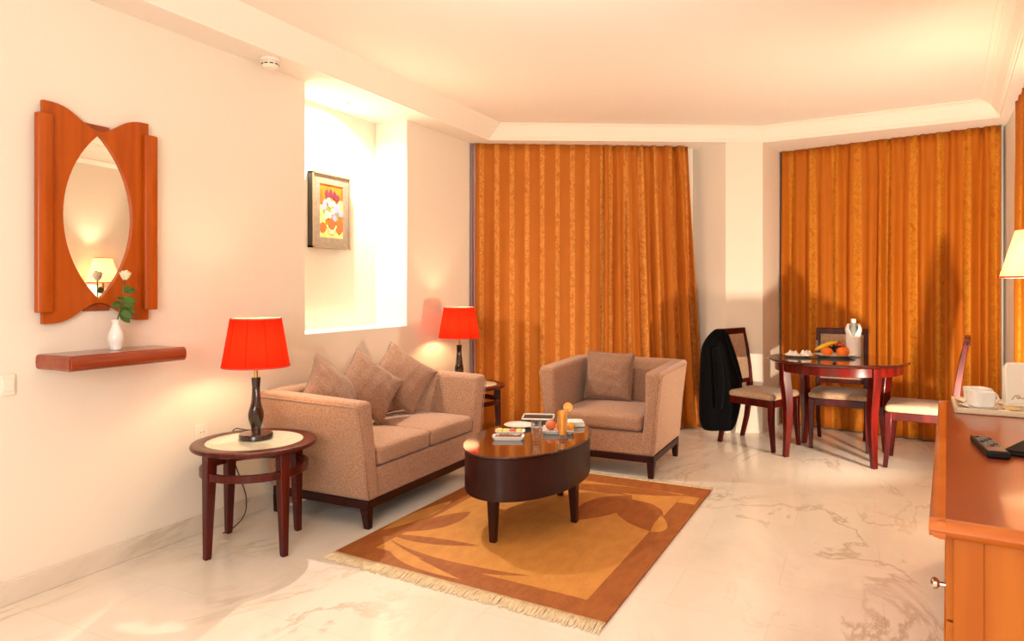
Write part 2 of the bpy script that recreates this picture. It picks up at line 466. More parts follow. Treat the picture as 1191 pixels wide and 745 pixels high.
# ---------------------------------------------------------------- curtains
def curtain(name, label, p0, p1, q0, q1, folds, amp, seed, m, group, ztop=2.588, zbot=.012, nv=30, gather=.35, stuffk=1.0):
    rnd = random.Random(seed)
    p0, p1, q0, q1 = map(Vector, (p0, p1, q0, q1))
    d = (p1 - p0).normalized(); n = Vector((d.y, -d.x))
    if n.dot(Vector((3.1, 0)) - p0) < 0: n = -n
    Lw = (p1 - p0).length
    ph = [rnd.uniform(-.8, .8) for _ in range(folds + 3)]
    am = [rnd.uniform(.55, 1.25) for _ in range(folds + 3)]
    nu = folds * 14
    def fold(u, v):
        x = u * folds; i = int(x); t = x - i
        a0 = am[i]; a1 = am[i + 1]; f0 = ph[i]; f1 = ph[i + 1]
        a = a0 + (a1 - a0) * t; f = f0 + (f1 - f0) * t
        k = gather + (1 - gather) * min(1, v * 2.2) ** .8
        w_ = math.sin(2 * math.pi * x + f + .5 * math.sin(3 * v + f))
        w_ = math.copysign(abs(w_) ** .8, w_)
        top = .35 * math.sin(4 * math.pi * x + f) * max(0, 1 - v * 7)
        return amp * a * (k * w_ + top + .25 * math.sin(5.1 * x + 2.2 * v + f))
    def fn(u, v):
        b = p0.lerp(p1, u).lerp(q0.lerp(q1, u), v ** 1.15)
        s = .25 * amp * math.sin(4 * math.pi * u * folds + ph[int(u * folds)])
        b = b + n * (fold(u, v)) + d * s * v * .5
        hem = .006 * math.sin(2 * math.pi * u * folds)
        return (b.x, b.y, ztop + (zbot + hem - ztop) * v)
    mb = MB()
    mb.grid(fn, nu, nv, uvfn=lambda u, v: (u * Lw * stuffk, (1 - v) * 2.58))
    o = mb.build(name, m, smooth=180, solid=.004)
    tag(o, label, 'curtain', group)
    return o

def along(a, b, t): return (a[0] + (b[0] - a[0]) * t, a[1] + (b[1] - a[1]) * t)
A0, A1 = (.035, 5.372), (1.725, 6.352)
B0, B1 = (2.47, 7.02), (4.13, 6.632)
curtain('curtain', 'flat gold striped curtain behind the loveseat and the far red lamp', A0, along(A0, A1, .62), A0, along(A0, A1, .62), 7, .016, 3, M['curtain'], 'gold curtains at the windows')
curtain('curtain', 'deeply folded gold curtain behind the armchair, flaring beside the pillar', along(A0, A1, .60), A1, along(A0, A1, .60), along(A0, A1, 1.075), 7, .042, 11, M['curtain'], 'gold curtains at the windows')
curtain('curtain', 'gold curtain right of the pillar, behind the napkin-wrapped bottle', B0, along(B0, B1, .50), B0, along(B0, B1, .50), 7, .03, 5, M['curtain2'], 'gold curtains at the windows')
curtain('curtain', 'brightly lit amber curtain in the right corner, behind the rightmost chair', along(B0, B1, .48), B1, along(B0, B1, .48), B1, 8, .04, 21, M['curtain2'], 'gold curtains at the windows')
curtain('curtain', 'narrow strip of gold curtain above the pale floor lamp at the right edge', (4.108, 5.86), (4.05, 5.0), (4.108, 5.86), (4.05, 5.0), 7, .03, 9, M['curtain2'], 'gold curtains at the windows')
o = curtain('sheer_curtain', 'lilac sheer curtain edge in the corner beside the far red lamp', (.015, 5.36), (.05, 5.372), (.015, 5.35), (.075, 5.38), 2, .012, 2, M['sheer'], None)

# ---------------------------------------------------------------- rug
def quadb(p0, c, p1, n=14):
    return [((1 - t) ** 2 * p0[0] + 2 * t * (1 - t) * c[0] + t * t * p1[0], (1 - t) ** 2 * p0[1] + 2 * t * (1 - t) * c[1] + t * t * p1[1]) for t in [i / n for i in range(n + 1)]]
def leaf(mb, p0, p1, c0, c1, z, mi, n=14):
    a = quadb(p0, c0, p1, n); b = quadb(p0, c1, p1, n)
    for i in range(n):
        q = [a[i], a[i + 1], b[i + 1], b[i]]
        ar = sum(q[k][0] * q[(k + 1) % 4][1] - q[(k + 1) % 4][0] * q[k][1] for k in range(4))
        if ar < 0: q = q[::-1]
        mb.add([x + (z,) for x in q], [[0, 1, 2, 3]], mi)
rug = thing('rug', 'gold and brown leaf-patterned rug under the coffee table, cream fringe ends', 'rug')
FL, FR, BR, BL = (.829, 2.615), (2.243, 2.52), (2.278, 4.478), (.845, 4.50)
mb = MB().prism([FL, FR, BR, BL], 0.001, .0105, 0)
zf = .0109
mb.add([(.98, 2.735, zf), (2.112, 2.665, zf), (2.142, 4.30, zf), (1.0, 4.33, zf)], [[0, 1, 2, 3]], 1)
mb.add([(2.142, 4.12, zf), (2.245, 4.12, zf), (2.248, 4.27, zf), (2.142, 4.27, zf)], [[0, 1, 2, 3]], 1)
z = .0113
leaf(mb, (.93, 2.92), (1.43, 2.985), (1.15, 3.0), (1.15, 2.83), z, 0)
leaf(mb, (.95, 2.875), (1.80, 2.775), (1.25, 2.70), (1.42, 2.56), z, 0)
leaf(mb, (.99, 2.84), (1.55, 2.60), (1.15, 2.74), (1.12, 2.58), .0117, 1)
leaf(mb, (.95, 2.97), (1.13, 3.42), (.96, 3.3), (1.22, 3.1), z, 0)
leaf(mb, (.86, 2.95), (.92, 3.55), (.80, 3.2), (1.02, 3.25), .0111, 1)
leaf(mb, (1.86, 4.14), (1.69, 3.53), (1.55, 3.98), (2.0, 3.78), z, 0)
leaf(mb, (1.80, 4.05), (2.137, 3.565), (2.2, 4.1), (1.84, 3.66), .0117, 0)
leaf(mb, (2.135, 3.55), (2.12, 3.84), (2.27, 3.6), (2.11, 3.7), .0120, 1)
leaf(mb, (1.40, 4.20), (2.16, 4.27), (1.8, 4.36), (1.85, 4.08), .0112, 0)
leaf(mb, (1.30, 4.12), (1.84, 4.13), (1.6, 4.24), (1.6, 4.08), .0122, 0)
mb.build('rug_pile', [M['rugbrown'], M['ruggold']], rug, smooth=0, fixn=False)
for e0, e1, sgn, n in ((FL, FR, -1, 620), (BL, BR, 1, 420)):
    fm = MB(); rnd = random.Random(n)
    for i in range(n):
        t = (i + .5) / n
        x = e0[0] + (e1[0] - e0[0]) * t; y = e0[1] + (e1[1] - e0[1]) * t
        l = rnd.uniform(.065, .095) * (1 if sgn < 0 else .8); w_ = .0030; dx = rnd.uniform(-.012, .012)
        ps = [(x, y, .008), (x + dx * .4, y + sgn * l * .4, .007 + rnd.uniform(0, .004)), (x + dx, y + sgn * l, .0025)]
        fm.tube(ps, [w_ * .8, w_, w_ * .7], 5)
    f = fm.build('fringe', M['fringe'], rug, smooth=180)
    f['kind'] = 'stuff'

# ---------------------------------------------------------------- sofa and armchair
def couch(name, label, cat, loc, rz, wb, wt, dep, ncush, cush_top=.44, ht=.70):
    t = thing(name, label, cat, loc, rz)
    yf, yb = -dep / 2, dep / 2
    zb = .15
    for sx in (-1, 1):
        mb = MB()
        poly = lambda z0, z1: [(sx * wb, zb), (sx * (wb + (wt - wb) * .45), zb + (ht - zb) * .55), (sx * wt, z1), (sx * (wt - .125), z1), (sx * (wb - .065), zb + (ht - zb) * .55), (sx * (wb - .10), zb)]
        r0 = [(x, yf + .015, z) for x, z in poly(0, ht - .012)]
        rm = [(x, 0, z) for x, z in poly(0, ht)]
        r1 = [(x, yb - .02, z) for x, z in poly(0, ht + .01)]
        mb.loft([r0, rm, r1]).build('armrest', M['sofa'], t, bevel=.028, seg=4, smooth=60)
        pp = MB()
        po = poly(0, ht - .012)
        pp.tube([(po[0][0] * 1.0, yf + .018, zb + .01), (po[1][0], yf + .018, po[1][1]), (sx * (wt - .004), yf + .02, ht - .05), (sx * (wt - .002), yf + .05, ht - .032), (sx * (wt - .002), yb - .05, ht - .02)], .0035, 6)
        pp.build('piping', M['sofa'], t, smooth=180)
    xi = wt - .07
    mb = MB()
    pb = [(yb - .13, zb), (yb - .04, zb), (yb, ht + .01), (yb - .13, ht + .01), (yb - .16, cush_top)]
    r0 = []
    mb.loft([[(x * (wb - .05 + (xi - wb + .05) * (z - zb) / (ht - zb)), y, z) for y, z in pb] for x in (-1, -.33, .33, 1)])
    mb.build('backrest', M['sofa'], t, bevel=.028, seg=4, smooth=60)
    MB().box(-(wb - .07), wb - .07, yf + .03, yb - .08, zb, cush_top - .125).build('seat_base', M['sofa'], t, bevel=.012, seg=3)
    cw = 2 * (wb - .085) / ncush
    for k in range(ncush):
        x0 = -(wb - .085) + k * cw + .003; x1 = x0 + cw - .006
        MB().rbox(x0, x1, yf + .015, yb - .145, cush_top - .12, cush_top - .012, .032, 12, .022).build('seat_cushion', M['sofa'], t, smooth=180)
    # plinth rail and tapered legs
    MB().box(-(wb - .005), wb - .005, yf + .03, yb - .05, .105, .152).build('plinth', M['darkwood'], t, bevel=.004)
    for sx in (-1, 1):
        for sy, yy in ((-1, yf + .055), (1, yb - .075)):
            x = sx * (wb - .03)
            MB().bar([(x + sx * .002, yy + sy * .012, 0), (x, yy, .106)], [.034, .052], [.034, .052]).build('leg', M['darkwood'], t, bevel=.003)
    return t
couch('loveseat', 'beige two-seat sofa with flared arms against the left wall', 'sofa', (.42, 3.535, 0), R(90), .605, .70, .76, 2)
couch('armchair', 'beige tub armchair with dark plinth in front of the folded curtain', 'armchair', (1.49, 4.955, 0), 0, .395, .455, .81, 1, .43, .735)

def pillow(label, c, right, up, a, b, th, seed, pull=.10, mat_='pillow'):
    rnd = random.Random(seed)
    rv = Vector(right).normalized(); uv = Vector(up); uv = (uv - rv * uv.dot(rv)).normalized(); nv = rv.cross(uv)
    ph = [rnd.uniform(0, 6) for _ in range(6)]
    o = thing('throw_pillow', label, 'pillow', c, 0, 'throw pillows on the seats')
    mb = MB()
    for sgn in (1, -1):
        def fn(u, v):
            x, y = 2 * u - 1, 2 * v - 1
            ex = 1 - pull * (1 - y * y) * .9; ey = 1 - pull * (1 - x * x) * .9
            t = max(0, (1 - x * x) * (1 - y * y)) ** .42
            r2 = max(abs(x), abs(y))
            wr = .0035 * math.sin(5 * x + 7 * y + ph[0]) * math.sin(6 * y - 3 * x + ph[1]) * t + .003 * math.sin(13 * x - 9 * y + ph[2]) * t * r2
            zz = sgn * (th / 2 * t) + wr
            p = rv * (x * ex * a / 2) + uv * (y * ey * b / 2) + nv * zz
            return tuple(p)
        mb.grid(fn, 26, 26)
    p = mb.build('cushion_cover', M[mat_], o, smooth=180)
    bmx = bmesh.new(); bmx.from_mesh(p.data)
    bmesh.ops.remove_doubles(bmx, verts=bmx.verts[:], dist=.0008)
    bmesh.ops.recalc_face_normals(bmx, faces=bmx.faces[:])
    bmx.to_mesh(p.data); bmx.free()
    pp = MB()
    edge = []
    for k in range(4):
        for i in range(14):
            s_ = -1 + 2 * i / 14
            x, y = ((s_, -1), (1, s_), (-s_, 1), (-1, -s_))[k]
            edge.append(rv * (x * (1 - pull * (1 - y * y) * .9) * a / 2) + uv * (y * (1 - pull * (1 - x * x) * .9) * b / 2))
    pp.tube(edge + [edge[0]], .004, 6)
    pp.build('piping', M[mat_], o, smooth=180)
    return o
def diamond(label, c, face, tilt, roll, size, seed):
    # stands on one corner: face = yaw of its normal, tilt = backward lean
    Rm = Matrix.Rotation(R(face), 3, 'Z') @ Matrix.Rotation(R(-tilt), 3, 'Y')
    r0 = Rm @ Vector((0, 1, 0)); u0 = Rm @ Vector((0, 0, 1))
    a = R(45 + roll)
    return pillow(label, c, r0 * math.cos(a) + u0 * math.sin(a), -r0 * math.sin(a) + u0 * math.cos(a), size, size, .15, seed)
diamond('beige pillow on its corner, nearest of three on the sofa, half behind its arm', (.285, 3.215, .655), -2, 30, 0, .38, 1)
diamond('beige pillow on its corner, middle of three on the sofa, over the cushion seam', (.335, 3.50, .665), -18, 28, 2, .38, 2)
diamond('beige pillow on its corner, farthest of three on the sofa, leaning at the far arm', (.32, 3.87, .675), -34, 28, 6, .39, 3)
pillow('square beige pillow standing upright against the back of the armchair', (1.40, 5.075, .615), (1, .06, -.03), (0, .25, 1), .37, .37, .14, 4, .05)

# ---------------------------------------------------------------- coffee table
ct = thing('coffee_table', 'dark oval drum coffee table with four tapered legs standing on the rug', 'coffee table', (1.465, 3.50, 0))
def oval(a, b, z, n=72): return [(a * math.cos(2 * math.pi * i / n), b * math.sin(2 * math.pi * i / n), z) for i in range(n)]
MB().loft([oval(.302, .512, .235), oval(.302, .512, .447)]).build('apron', M['darkwood'], ct, bevel=.004, smooth=40)
MB().loft([oval(.306, .516, .4475), oval(.312, .522, .452), oval(.312, .522, .457), oval(.309, .519, .4605)]).build('tabletop', mat('table_gloss', '#2A0E07', .07, col2='#3B170C', scale=(30, 4, 30), coat=1), ct, smooth=40)
for a, (x, y) in enumerate(((0, -.44), (.25, .02), (-.25, .02), (0, .44))):
    MB().bar([(x * 1.03, y * 1.0, .0115), (x, y, .236)], [.032, .05], [.032, .05]).build('leg', M['darkwood'], ct, bevel=.003)

# ---------------------------------------------------------------- side tables and red lamps
def side_table(label, loc, rz):
    t = thing('side_table', label, 'side table', loc, rz, 'round side tables beside the sofa')
    MB().lathe([(.232, .498), (.285, .498), (.298, .504), (.302, .514), (.298, .523), (.288, .526), (.236, .526), (.232, .524), (.232, .498)], 64, (False, False)).build('rim', M['mahogany'], t, smooth=40)
    MB().lathe([(.2335, .500), (.2335, .5245)], 64).build('glass_inset', M['inset'], t, smooth=40)
    MB().ring(.236, .259, .375, .412, 64).build('stretcher_ring', M['mahogany'], t, bevel=.004, smooth=40)
    for k in range(4):
        a = R(90 * k); ca, sa = math.cos(a), math.sin(a)
        T = RZ(90 * k)
        MB().bar([(.252, 0, 0), (.250, 0, .02), (.240, 0, .40), (.238, 0, .499)], [.030, .032, .050, .052], [.030, .032, .050, .052], T=T).build('leg', M['mahogany'], t, bevel=.004)
    return t
side_table('round wooden side table with pale inset top left of the sofa, nearest the camera', (.389, 2.524, 0), R(-11.5))
side_table('round side table half hidden behind the far sofa arm, by the curtain', (.318, 4.77, 0), R(24))

def red_lamp(label, loc, rz=0):
    t = thing('table_lamp', label, 'lamp', loc, rz, 'red shaded table lamps')
    MB().lathe([(.078, .0005), (.083, .004), (.083, .022), (.079, .027), (.02, .029)], 48).build('base', M['lampbody'], t, smooth=40)
    rings = []
    for k in range(41):
        f = k / 40; z = .028 + .282 * f
        r = .0165 + .021 * math.exp(-((f - .37) / .24) ** 2) + .005 * max(0, (f - .82) / .18) + .003 * max(0, 1 - f / .1)
        tw = 1.5 * f * math.pi
        ring = []
        for i in range(28):
            a = 2 * math.pi * i / 28
            rr = r * (1 + .13 * math.cos(2 * (a - tw)))
            ring.append((rr * math.cos(a), rr * math.sin(a), z))
        rings.append(ring)
    MB().loft(rings).build('stem', M['lampbody'], t, smooth=60)
    MB().lathe([(.009, .309), (.009, .372), (.016, .374), (.016, .41), (.010, .415)], 16).build('lamp_holder', M['brass'], t, smooth=40)
    MB().ball((0, 0, .455), .030, 16, 12, sq=(1, 1, 1.25)).build('bulb', M['bulb'], t, smooth=180)
    z0, z1, r0, r1 = .365, .612, .166, .124
    sh = MB()
    n = 64
    sh.lathe([(r0, z0), (r1, z1)], n, (False, False), 0)
    sh.lathe([(r0 - .004, z0), (r1 - .004, z1)], n, (False, False), 1)
    sh.lathe([(r0 - .004, z0), (r0, z0)], n, (False, False), 0)
    sh.lathe([(r1 - .004, z1), (r1, z1)], n, (False, False), 0)
    s = sh.build('lamp_shade', [M['shadered'], M['shadelining']], t, smooth=40)
    sm = MB()
    for k in range(10):
        a = 2 * math.pi * k / 10 + .2
        sm.tube([(r0 * math.cos(a), r0 * math.sin(a), z0), (r1 * math.cos(a), r1 * math.sin(a), z1)], .0012, 5)
    sm.build('shade_seams', M['shadered'], s, smooth=180)
    MB().lathe([(r0 + .0015, z0 - .001), (r0 + .0015, z0 + .006)], n, (False, False)).build('shade_trim', M['trimred'], s, smooth=180)
    MB().lathe([(r1 + .0015, z1 - .006), (r1 + .0015, z1 + .001)], n, (False, False)).build('shade_trim', M['trimred'], s, smooth=180)
    w_ = MB()
    for k in range(3):
        w_.tube([(.012, 0, .41), (.10 * math.cos(k * 2.09), .10 * math.sin(k * 2.09), .44), ((r0 - .022) * math.cos(k * 2.09), (r0 - .022) * math.sin(k * 2.09), .468)], .0015, 5)
    w_.build('shade_ring', M['blackmetal'], t, smooth=180)
    return t
lamp = red_lamp('red shaded table lamp nearest the camera on the round side table left of the sofa', (.362, 2.555, .526))
lamp2 = red_lamp('smaller looking red table lamp beyond the far sofa arm, beside the curtain', (.25, 4.75, .526))
cd = MB()
cdp = [Vector(q) for q in ((-.07, .02, .012), (-.12, .07, .012), (-.20, .085, .012), (-.255, .095, .006), (-.285, .10, -.03), (-.285, .11, -.16), (-.25, .13, -.28), (-.19, .11, -.36), (-.17, .08, -.44), (-.20, .03, -.50), (-.24, .00, -.523))]
cds = []
for i in range(len(cdp) - 1):                        # smooth curve through the points
    q0, q1, q2, q3 = cdp[max(i - 1, 0)], cdp[i], cdp[i + 1], cdp[min(i + 2, len(cdp) - 1)]
    for t in (0, .2, .4, .6, .8):
        cds.append(.5 * (2 * q1 + (q2 - q0) * t + (2 * q0 - 5 * q1 + 4 * q2 - q3) * t * t + (3 * q1 - q0 - 3 * q2 + q3) * t ** 3))
cd.tube(cds + [cdp[-1]], .003, 6)
cd.build('cord', M['blackmetal'], lamp, smooth=180)

# ---------------------------------------------------------------- floor lamp in the right corner
fl = thing('floor_lamp', 'pale shaded floor lamp at the right edge, standing behind the sideboard', 'floor lamp', (3.95, 4.50, 0))
MB().lathe([(.12, 0), (.125, .006), (.12, .02), (.03, .03)], 40).build('base', M['blackmetal'], fl, smooth=40)
MB().lathe([(.012, .028), (.012, 1.36), (.018, 1.37), (.018, 1.41)], 16).build('pole', M['brass'], fl, smooth=40)
MB().ball((0, 0, 1.455), .032, 16, 12, sq=(1, 1, 1.25)).build('bulb', M['floorbulb'], fl, smooth=180)
sh = MB(); z0, z1, r0, r1 = 1.345, 1.605, .158, .085
sh.lathe([(r0, z0), (r1, z1)], 64, (False, False), 0); sh.lathe([(r0 - .004, z0), (r1 - .004, z1)], 64, (False, False), 1)
sh.lathe([(r0 - .004, z0), (r0, z0)], 64, (False, False), 0); sh.lathe([(r1 - .004, z1), (r1, z1)], 64, (False, False), 0)
s = sh.build('lamp_shade', [M['shadepink'], M['shadelining']], fl, smooth=40)
MB().lathe([(r0 + .0015, z0 - .001), (r0 + .0015, z0 + .008)], 64, (False, False)).build('shade_trim', M['trimred'], s, smooth=180)
MB().lathe([(r1 + .0015, z1 - .008), (r1 + .0015, z1)], 64, (False, False)).build('shade_trim', M['trimred'], s, smooth=180)
w_ = MB()
for k in range(3):
    w_.tube([(.012, 0, 1.405), (.13 * math.cos(k * 2.09), .13 * math.sin(k * 2.09), 1.40)], .002, 5)
w_.build('shade_ring', M['blackmetal'], fl, smooth=180)

# ---------------------------------------------------------------- mirror and shelf
mi = thing('wall_mirror', 'almond-shaped mirror in a layered orange wooden frame on the left wall', 'mirror', (0, 1.953, 1.612))
YZ = Matrix(((0, 0, 1, 0), (1, 0, 0, 0), (0, 1, 0, 0), (0, 0, 0, 1)))    # (y,z,x) shapes onto the wall
def arc(y, n=24):    # half almond, from top tip to bottom tip
    h = .374; Rr = (h * h + y * y) / (2 * y); a0 = math.asin(h / Rr)
    return [(Rr * math.cos(a0 - 2 * a0 * i / n) - (Rr - y), Rr * math.sin(a0 - 2 * a0 * i / n)) for i in range(n + 1)]
MB().prism([(-.06, .42), (.06, .42), (.06, -.425), (-.06, -.425)], .001, .014, T=YZ).build('backboard', M['cherrydark'], mi, bevel=.003)
gl = [(-a, b) for a, b in arc(.172)] + [(a, b) for a, b in arc(.172)][::-1][1:-1]
MB().prism(gl, .012, .020, T=YZ).build('mirror_pane', M['mirror'], mi, smooth=0)
def ease(t): return t * t * (3 - 2 * t)
for sg in (-1, 1):
    arcp = [(sg * a, b) for a, b in arc(.160)]
    topc = [(sg * .243 * t, .388 + (.474 - .388) * math.sin(ease(t) * math.pi / 2) ** 1.0) for t in [i / 12 for i in range(13)]]
    botc = [(y, -z) for y, z in topc][::-1]
    pts = [(sg * .243, -.474), (sg * .243, .474)] + topc[::-1][1:] + arcp[0:] + botc[::-1][:-1]
    n_ = 25
    # panel built as a strip between the outer outline and the almond edge
    pm = MB()
    inn = arcp; out = []
    for i in range(n_):
        f = i / (n_ - 1)
        a_, b_ = arcp[i]
        out.append((sg * .243, .474 - .948 * f))
    m2 = MB()
    poly = topc + [(sg * .243, .2), (sg * .243, -.2)] + botc + arcp[::-1]
    m2.prism(poly, .012, .034 if sg < 0 else .032, T=YZ)
    m2.build('frame_panel', M['cherry'], mi, bevel=.002, seg=2, smooth=40)
    # side batten with rounded front
    y0 = sg * .243
    sec = [(y0 - .034, .030), (y0 - .034, .050), (y0 - .022, .060), (y0 + .022, .060), (y0 + .036, .050), (y0 + .036, .001), (y0 - .0, .001)]
    bt = MB().loft([[(x, y, z) for y, x in sec] for z in (-.425, .415)])
    bt.build('side_batten', M['cherry'], mi, bevel=.004, smooth=40)

sh = thing('wall_shelf', 'thick reddish wooden wall shelf below the almond mirror', 'shelf', (0, 1.97, .945))
MB().box(.002, .226, -.262, .262, .002, .066).build('board', M['shelfwood'], sh, bevel=.004)
nose = MB()
pr = [(.225, .002), (.238, .006), (.246, .02), (.247, .034), (.246, .048), (.238, .062), (.225, .066)]
nose.loft([[(x, y, z) for x, z in pr] for y in (-.268, .268)])
nose.build('front_moulding', M['shelfwood'], sh, smooth=50)
for sg in (-1, 1):
    em = MB()
    pe = [(sg * .262, .003), (sg * .270, .010), (sg * .2725, .034), (sg * .270, .058), (sg * .262, .065)]
    em.loft([[(x, y, z) for y, z in pe] for x in (.002, .234)])
    em.build('end_moulding', M['shelfwood'], sh, smooth=50)

va = thing('bud_vase', 'small white porcelain bud vase on the wall shelf', 'vase', (.10, 1.985, 1.011))
MB().lathe([(.022, 0), (.025, .004), (.023, .012), (.030, .035), (.033, .055), (.029, .08), (.018, .105), (.014, .118), (.017, .130), (.021, .137), (.019, .138), (.012, .118), (.012, .09)], 32, (True, True)).build('vase_body', M['white'], va, smooth=60)
ro = thing('rose', 'single cream rose with green leaves standing in the white bud vase', 'flower', (.10, 1.985, 1.10))
stem = [(0, 0, 0), (.002, .01, .06), (.01, .022, .12), (.015, .028, .19), (.02, .03, .228)]
MB().tube(stem, .003, 7).build('stem', M['leaf'], ro, smooth=180)
bl = MB()
bc = Vector((.02, .031, .245))
for k in range(9):
    a0 = k * 2.4; rr = .007 + .0010 * k; hh = .046 - .0015 * k
    def fn(u, v, a0=a0, rr=rr, hh=hh):
        a = a0 + (u - .5) * 2.2
        r = rr * (.45 + 1.0 * math.sin(min(1, v * 1.25) * math.pi / 2)) * (1 + .15 * max(0, v - .7) / .3)
        return (bc.x + r * math.cos(a), bc.y + r * math.sin(a), bc.z - .018 + hh * v * (1 - .25 * (2 * u - 1) ** 2))
    bl.grid(fn, 8, 6)
bl.build('bloom', M['rose'], ro, smooth=180, solid=.001)
def leafmesh(mb, p, d, l, w, droop):
    p = Vector(p); d = Vector(d).normalized(); sd = d.cross(Vector((.80, -.45, .40 + .5 * math.sin(40 * l + 9 * d.x)))).normalized()
    def fn(u, v):
        x = (u - .5) * 2; ww = w * math.sin(math.pi * min(1, v * .96 + .03)) ** .8
        q = p + d * (l * v) + sd * (x * ww / 2) + Vector((0, 0, -droop * v * v + .12 * w * abs(x)))
        return tuple(q)
    mb.grid(fn, 4, 8)
for p, d, l in (((.012, .024, .13), (.3, .9, .15), .055), ((.012, .024, .14), (.5, -.7, .1), .045), ((.015, .028, .17), (.4, .8, .4), .05), ((.006, .018, .09), (.5, .9, -.1), .06), ((.006, .018, .085), (.7, .3, -.3), .055), ((.004, .014, .07), (.2, .8, -.5), .05), ((.01, .022, .115), (.6, .6, .0), .05), ((.01, .02, .11), (.1, -.9, .2), .05), ((.015, .028, .18), (.7, .5, .5), .04)):
    lm = MB(); leafmesh(lm, p, d, l * 1.05, l * .72, .014); lm.build('leaf', M['leaf'], ro, smooth=180, solid=.0008)

# ---------------------------------------------------------------- painting, detector, spot, wall plates
pa = thing('painting', 'framed flower still life hanging inside the lit wall niche', 'painting', (-.2995, 3.824, 1.838))
w2, h2 = .197, .264
fr = MB()
for a0, a1, b0, b1 in ((-w2, w2, h2 - .012, h2), (-w2, w2, -h2, -h2 + .012), (-w2, -w2 + .012, -h2, h2), (w2 - .012, w2, -h2, h2)):
    fr.prism([(a0, b0), (a1, b0), (a1, b1), (a0, b1)], .002, .05, T=YZ)
fr.build('frame', M['dgrey'], pa, bevel=.001)
fr = MB()
for a0, a1, b0, b1 in ((-w2 - .001, w2 + .001, h2 - .011, h2 + .001), (-w2 - .001, w2 + .001, -h2 - .001, -h2 + .011), (-w2 - .001, -w2 + .011, -h2, h2), (w2 - .011, w2 + .001, -h2, h2)):
    fr.prism([(a0, b0), (a1, b0), (a1, b1), (a0, b1)], .0495, .053, T=YZ)
fr.build('frame_face', mat('frame_champagne', '#B39A78', .35, metal=.3), pa)
mt = MB()
w3, h3 = .122, .188
for a0, a1, b0, b1 in ((-w2 + .01, w2 - .01, h3, h2 - .01), (-w2 + .01, w2 - .01, -h2 + .01, -h3), (-w2 + .01, -w3, -h3, h3), (w3, w2 - .01, -h3, h3)):
    mt.prism([(a0, b0), (a1, b0), (a1, b1), (a0, b1)], .003, .047, T=YZ)
mt.build('mount', M['silver'], pa)
cv = MB()
cv.prism([(-w3, -h3), (w3, -h3), (w3, h3), (-w3, h3)], .003, .044, 0, T=YZ)
blob_n = 0
def blob(y, z, r, mi_, lay, asp=1.0, n=12):
    rn = random.Random(int((y + 5) * 9999 + z * 777))
    vs = [(y + r * rn.uniform(.75, 1.1) * math.cos(2 * math.pi * i / n), z + asp * r * rn.uniform(.75, 1.1) * math.sin(2 * math.pi * i / n)) for i in range(n)]
    global blob_n
    blob_n += 1
    cv.prism(vs, .0438, .0444 + lay * .0003 + blob_n * .00002, mi_, T=YZ)
cv.prism([(-w3, -h3), (w3, -h3), (w3, -.105), (-w3, -.13)], .0438, .0442, 1, T=YZ)
blob(-.10, -.03, .055, 1, 0, 1.5); blob(.095, .02, .045, 1, 0, 1.5)
blob(-.09, -.12, .04, 2, 1); blob(.085, -.10, .05, 2, 1, 1.2)
for y, z in ((-.05, .12), (-.01, .125), (.03, .115), (.06, .10), (-.03, .10)): blob(y, z, .022, 3, 4, 1.5)
for y, z in ((-.02, .02), (.03, .03), (-.06, .0), (.05, -.03), (.0, .06)): blob(y, z, .035, 5, 2)
for y, z in ((-.07, .05), (-.075, .03), (.045, .015), (.06, .035), (.095, -.01), (.03, -.045)): blob(y, z, .024, 4, 3, 1.2)
for y, z in ((-.05, -.02), (-.015, .05), (.02, .055), (-.02, -.03), (-.055, -.035), (.01, .0), (-.03, .075)): blob(y, z, .022, 6, 5, 1.1)
blob(.0, -.095, .042, 2, 4, .95); 
for k in range(14):
    a = R(200 + 140 * k / 13); blob(.0 + .05 * math.cos(a), -.085 + .055 * math.sin(a), .006, 6, 6)
blob(.0, -.15, .03, 6, 5, .3)
cv.build('canvas', [M['paintorange'], M['paintcream'], M['paintred'], M['paintplum'], M['paintlilac'], M['paintgreen'], M['paintwhite']], pa, smooth=0)

sd = thing('smoke_detector', 'small round white smoke detector on the ceiling edge above the left wall', 'smoke detector', (.135, 2.87, ZS))
MB().lathe([(.052, -.001), (.054, -.012), (.050, -.018), (.040, -.020)], 32, (True, True)).build('mounting_base', M['plastic'], sd, smooth=40)
MB().lathe([(.040, -.0195), (.046, -.026), (.046, -.046), (.036, -.056), (.01, -.058)], 32).build('sensor_head', M['plastic'], sd, smooth=40)
ln = MB()
for k in range(10): ln.box(.0455, .0475, -.010, .010, -.040, -.034, T=RZ(36 * k))
ln.build('vent_slots', M['dgrey'], sd, smooth=0)
dl = thing('downlight', 'small recessed spotlight in the ceiling of the wall niche', 'light', (-.12, 3.80, ZS))
MB().ring(.026, .040, -.006, -.0005, 32).build('bezel', M['chrome'], dl, smooth=40)
MB().lathe([(.026, -.003), (.026, -.001)], 24).build('lens', M['spotlens'], dl, smooth=0)

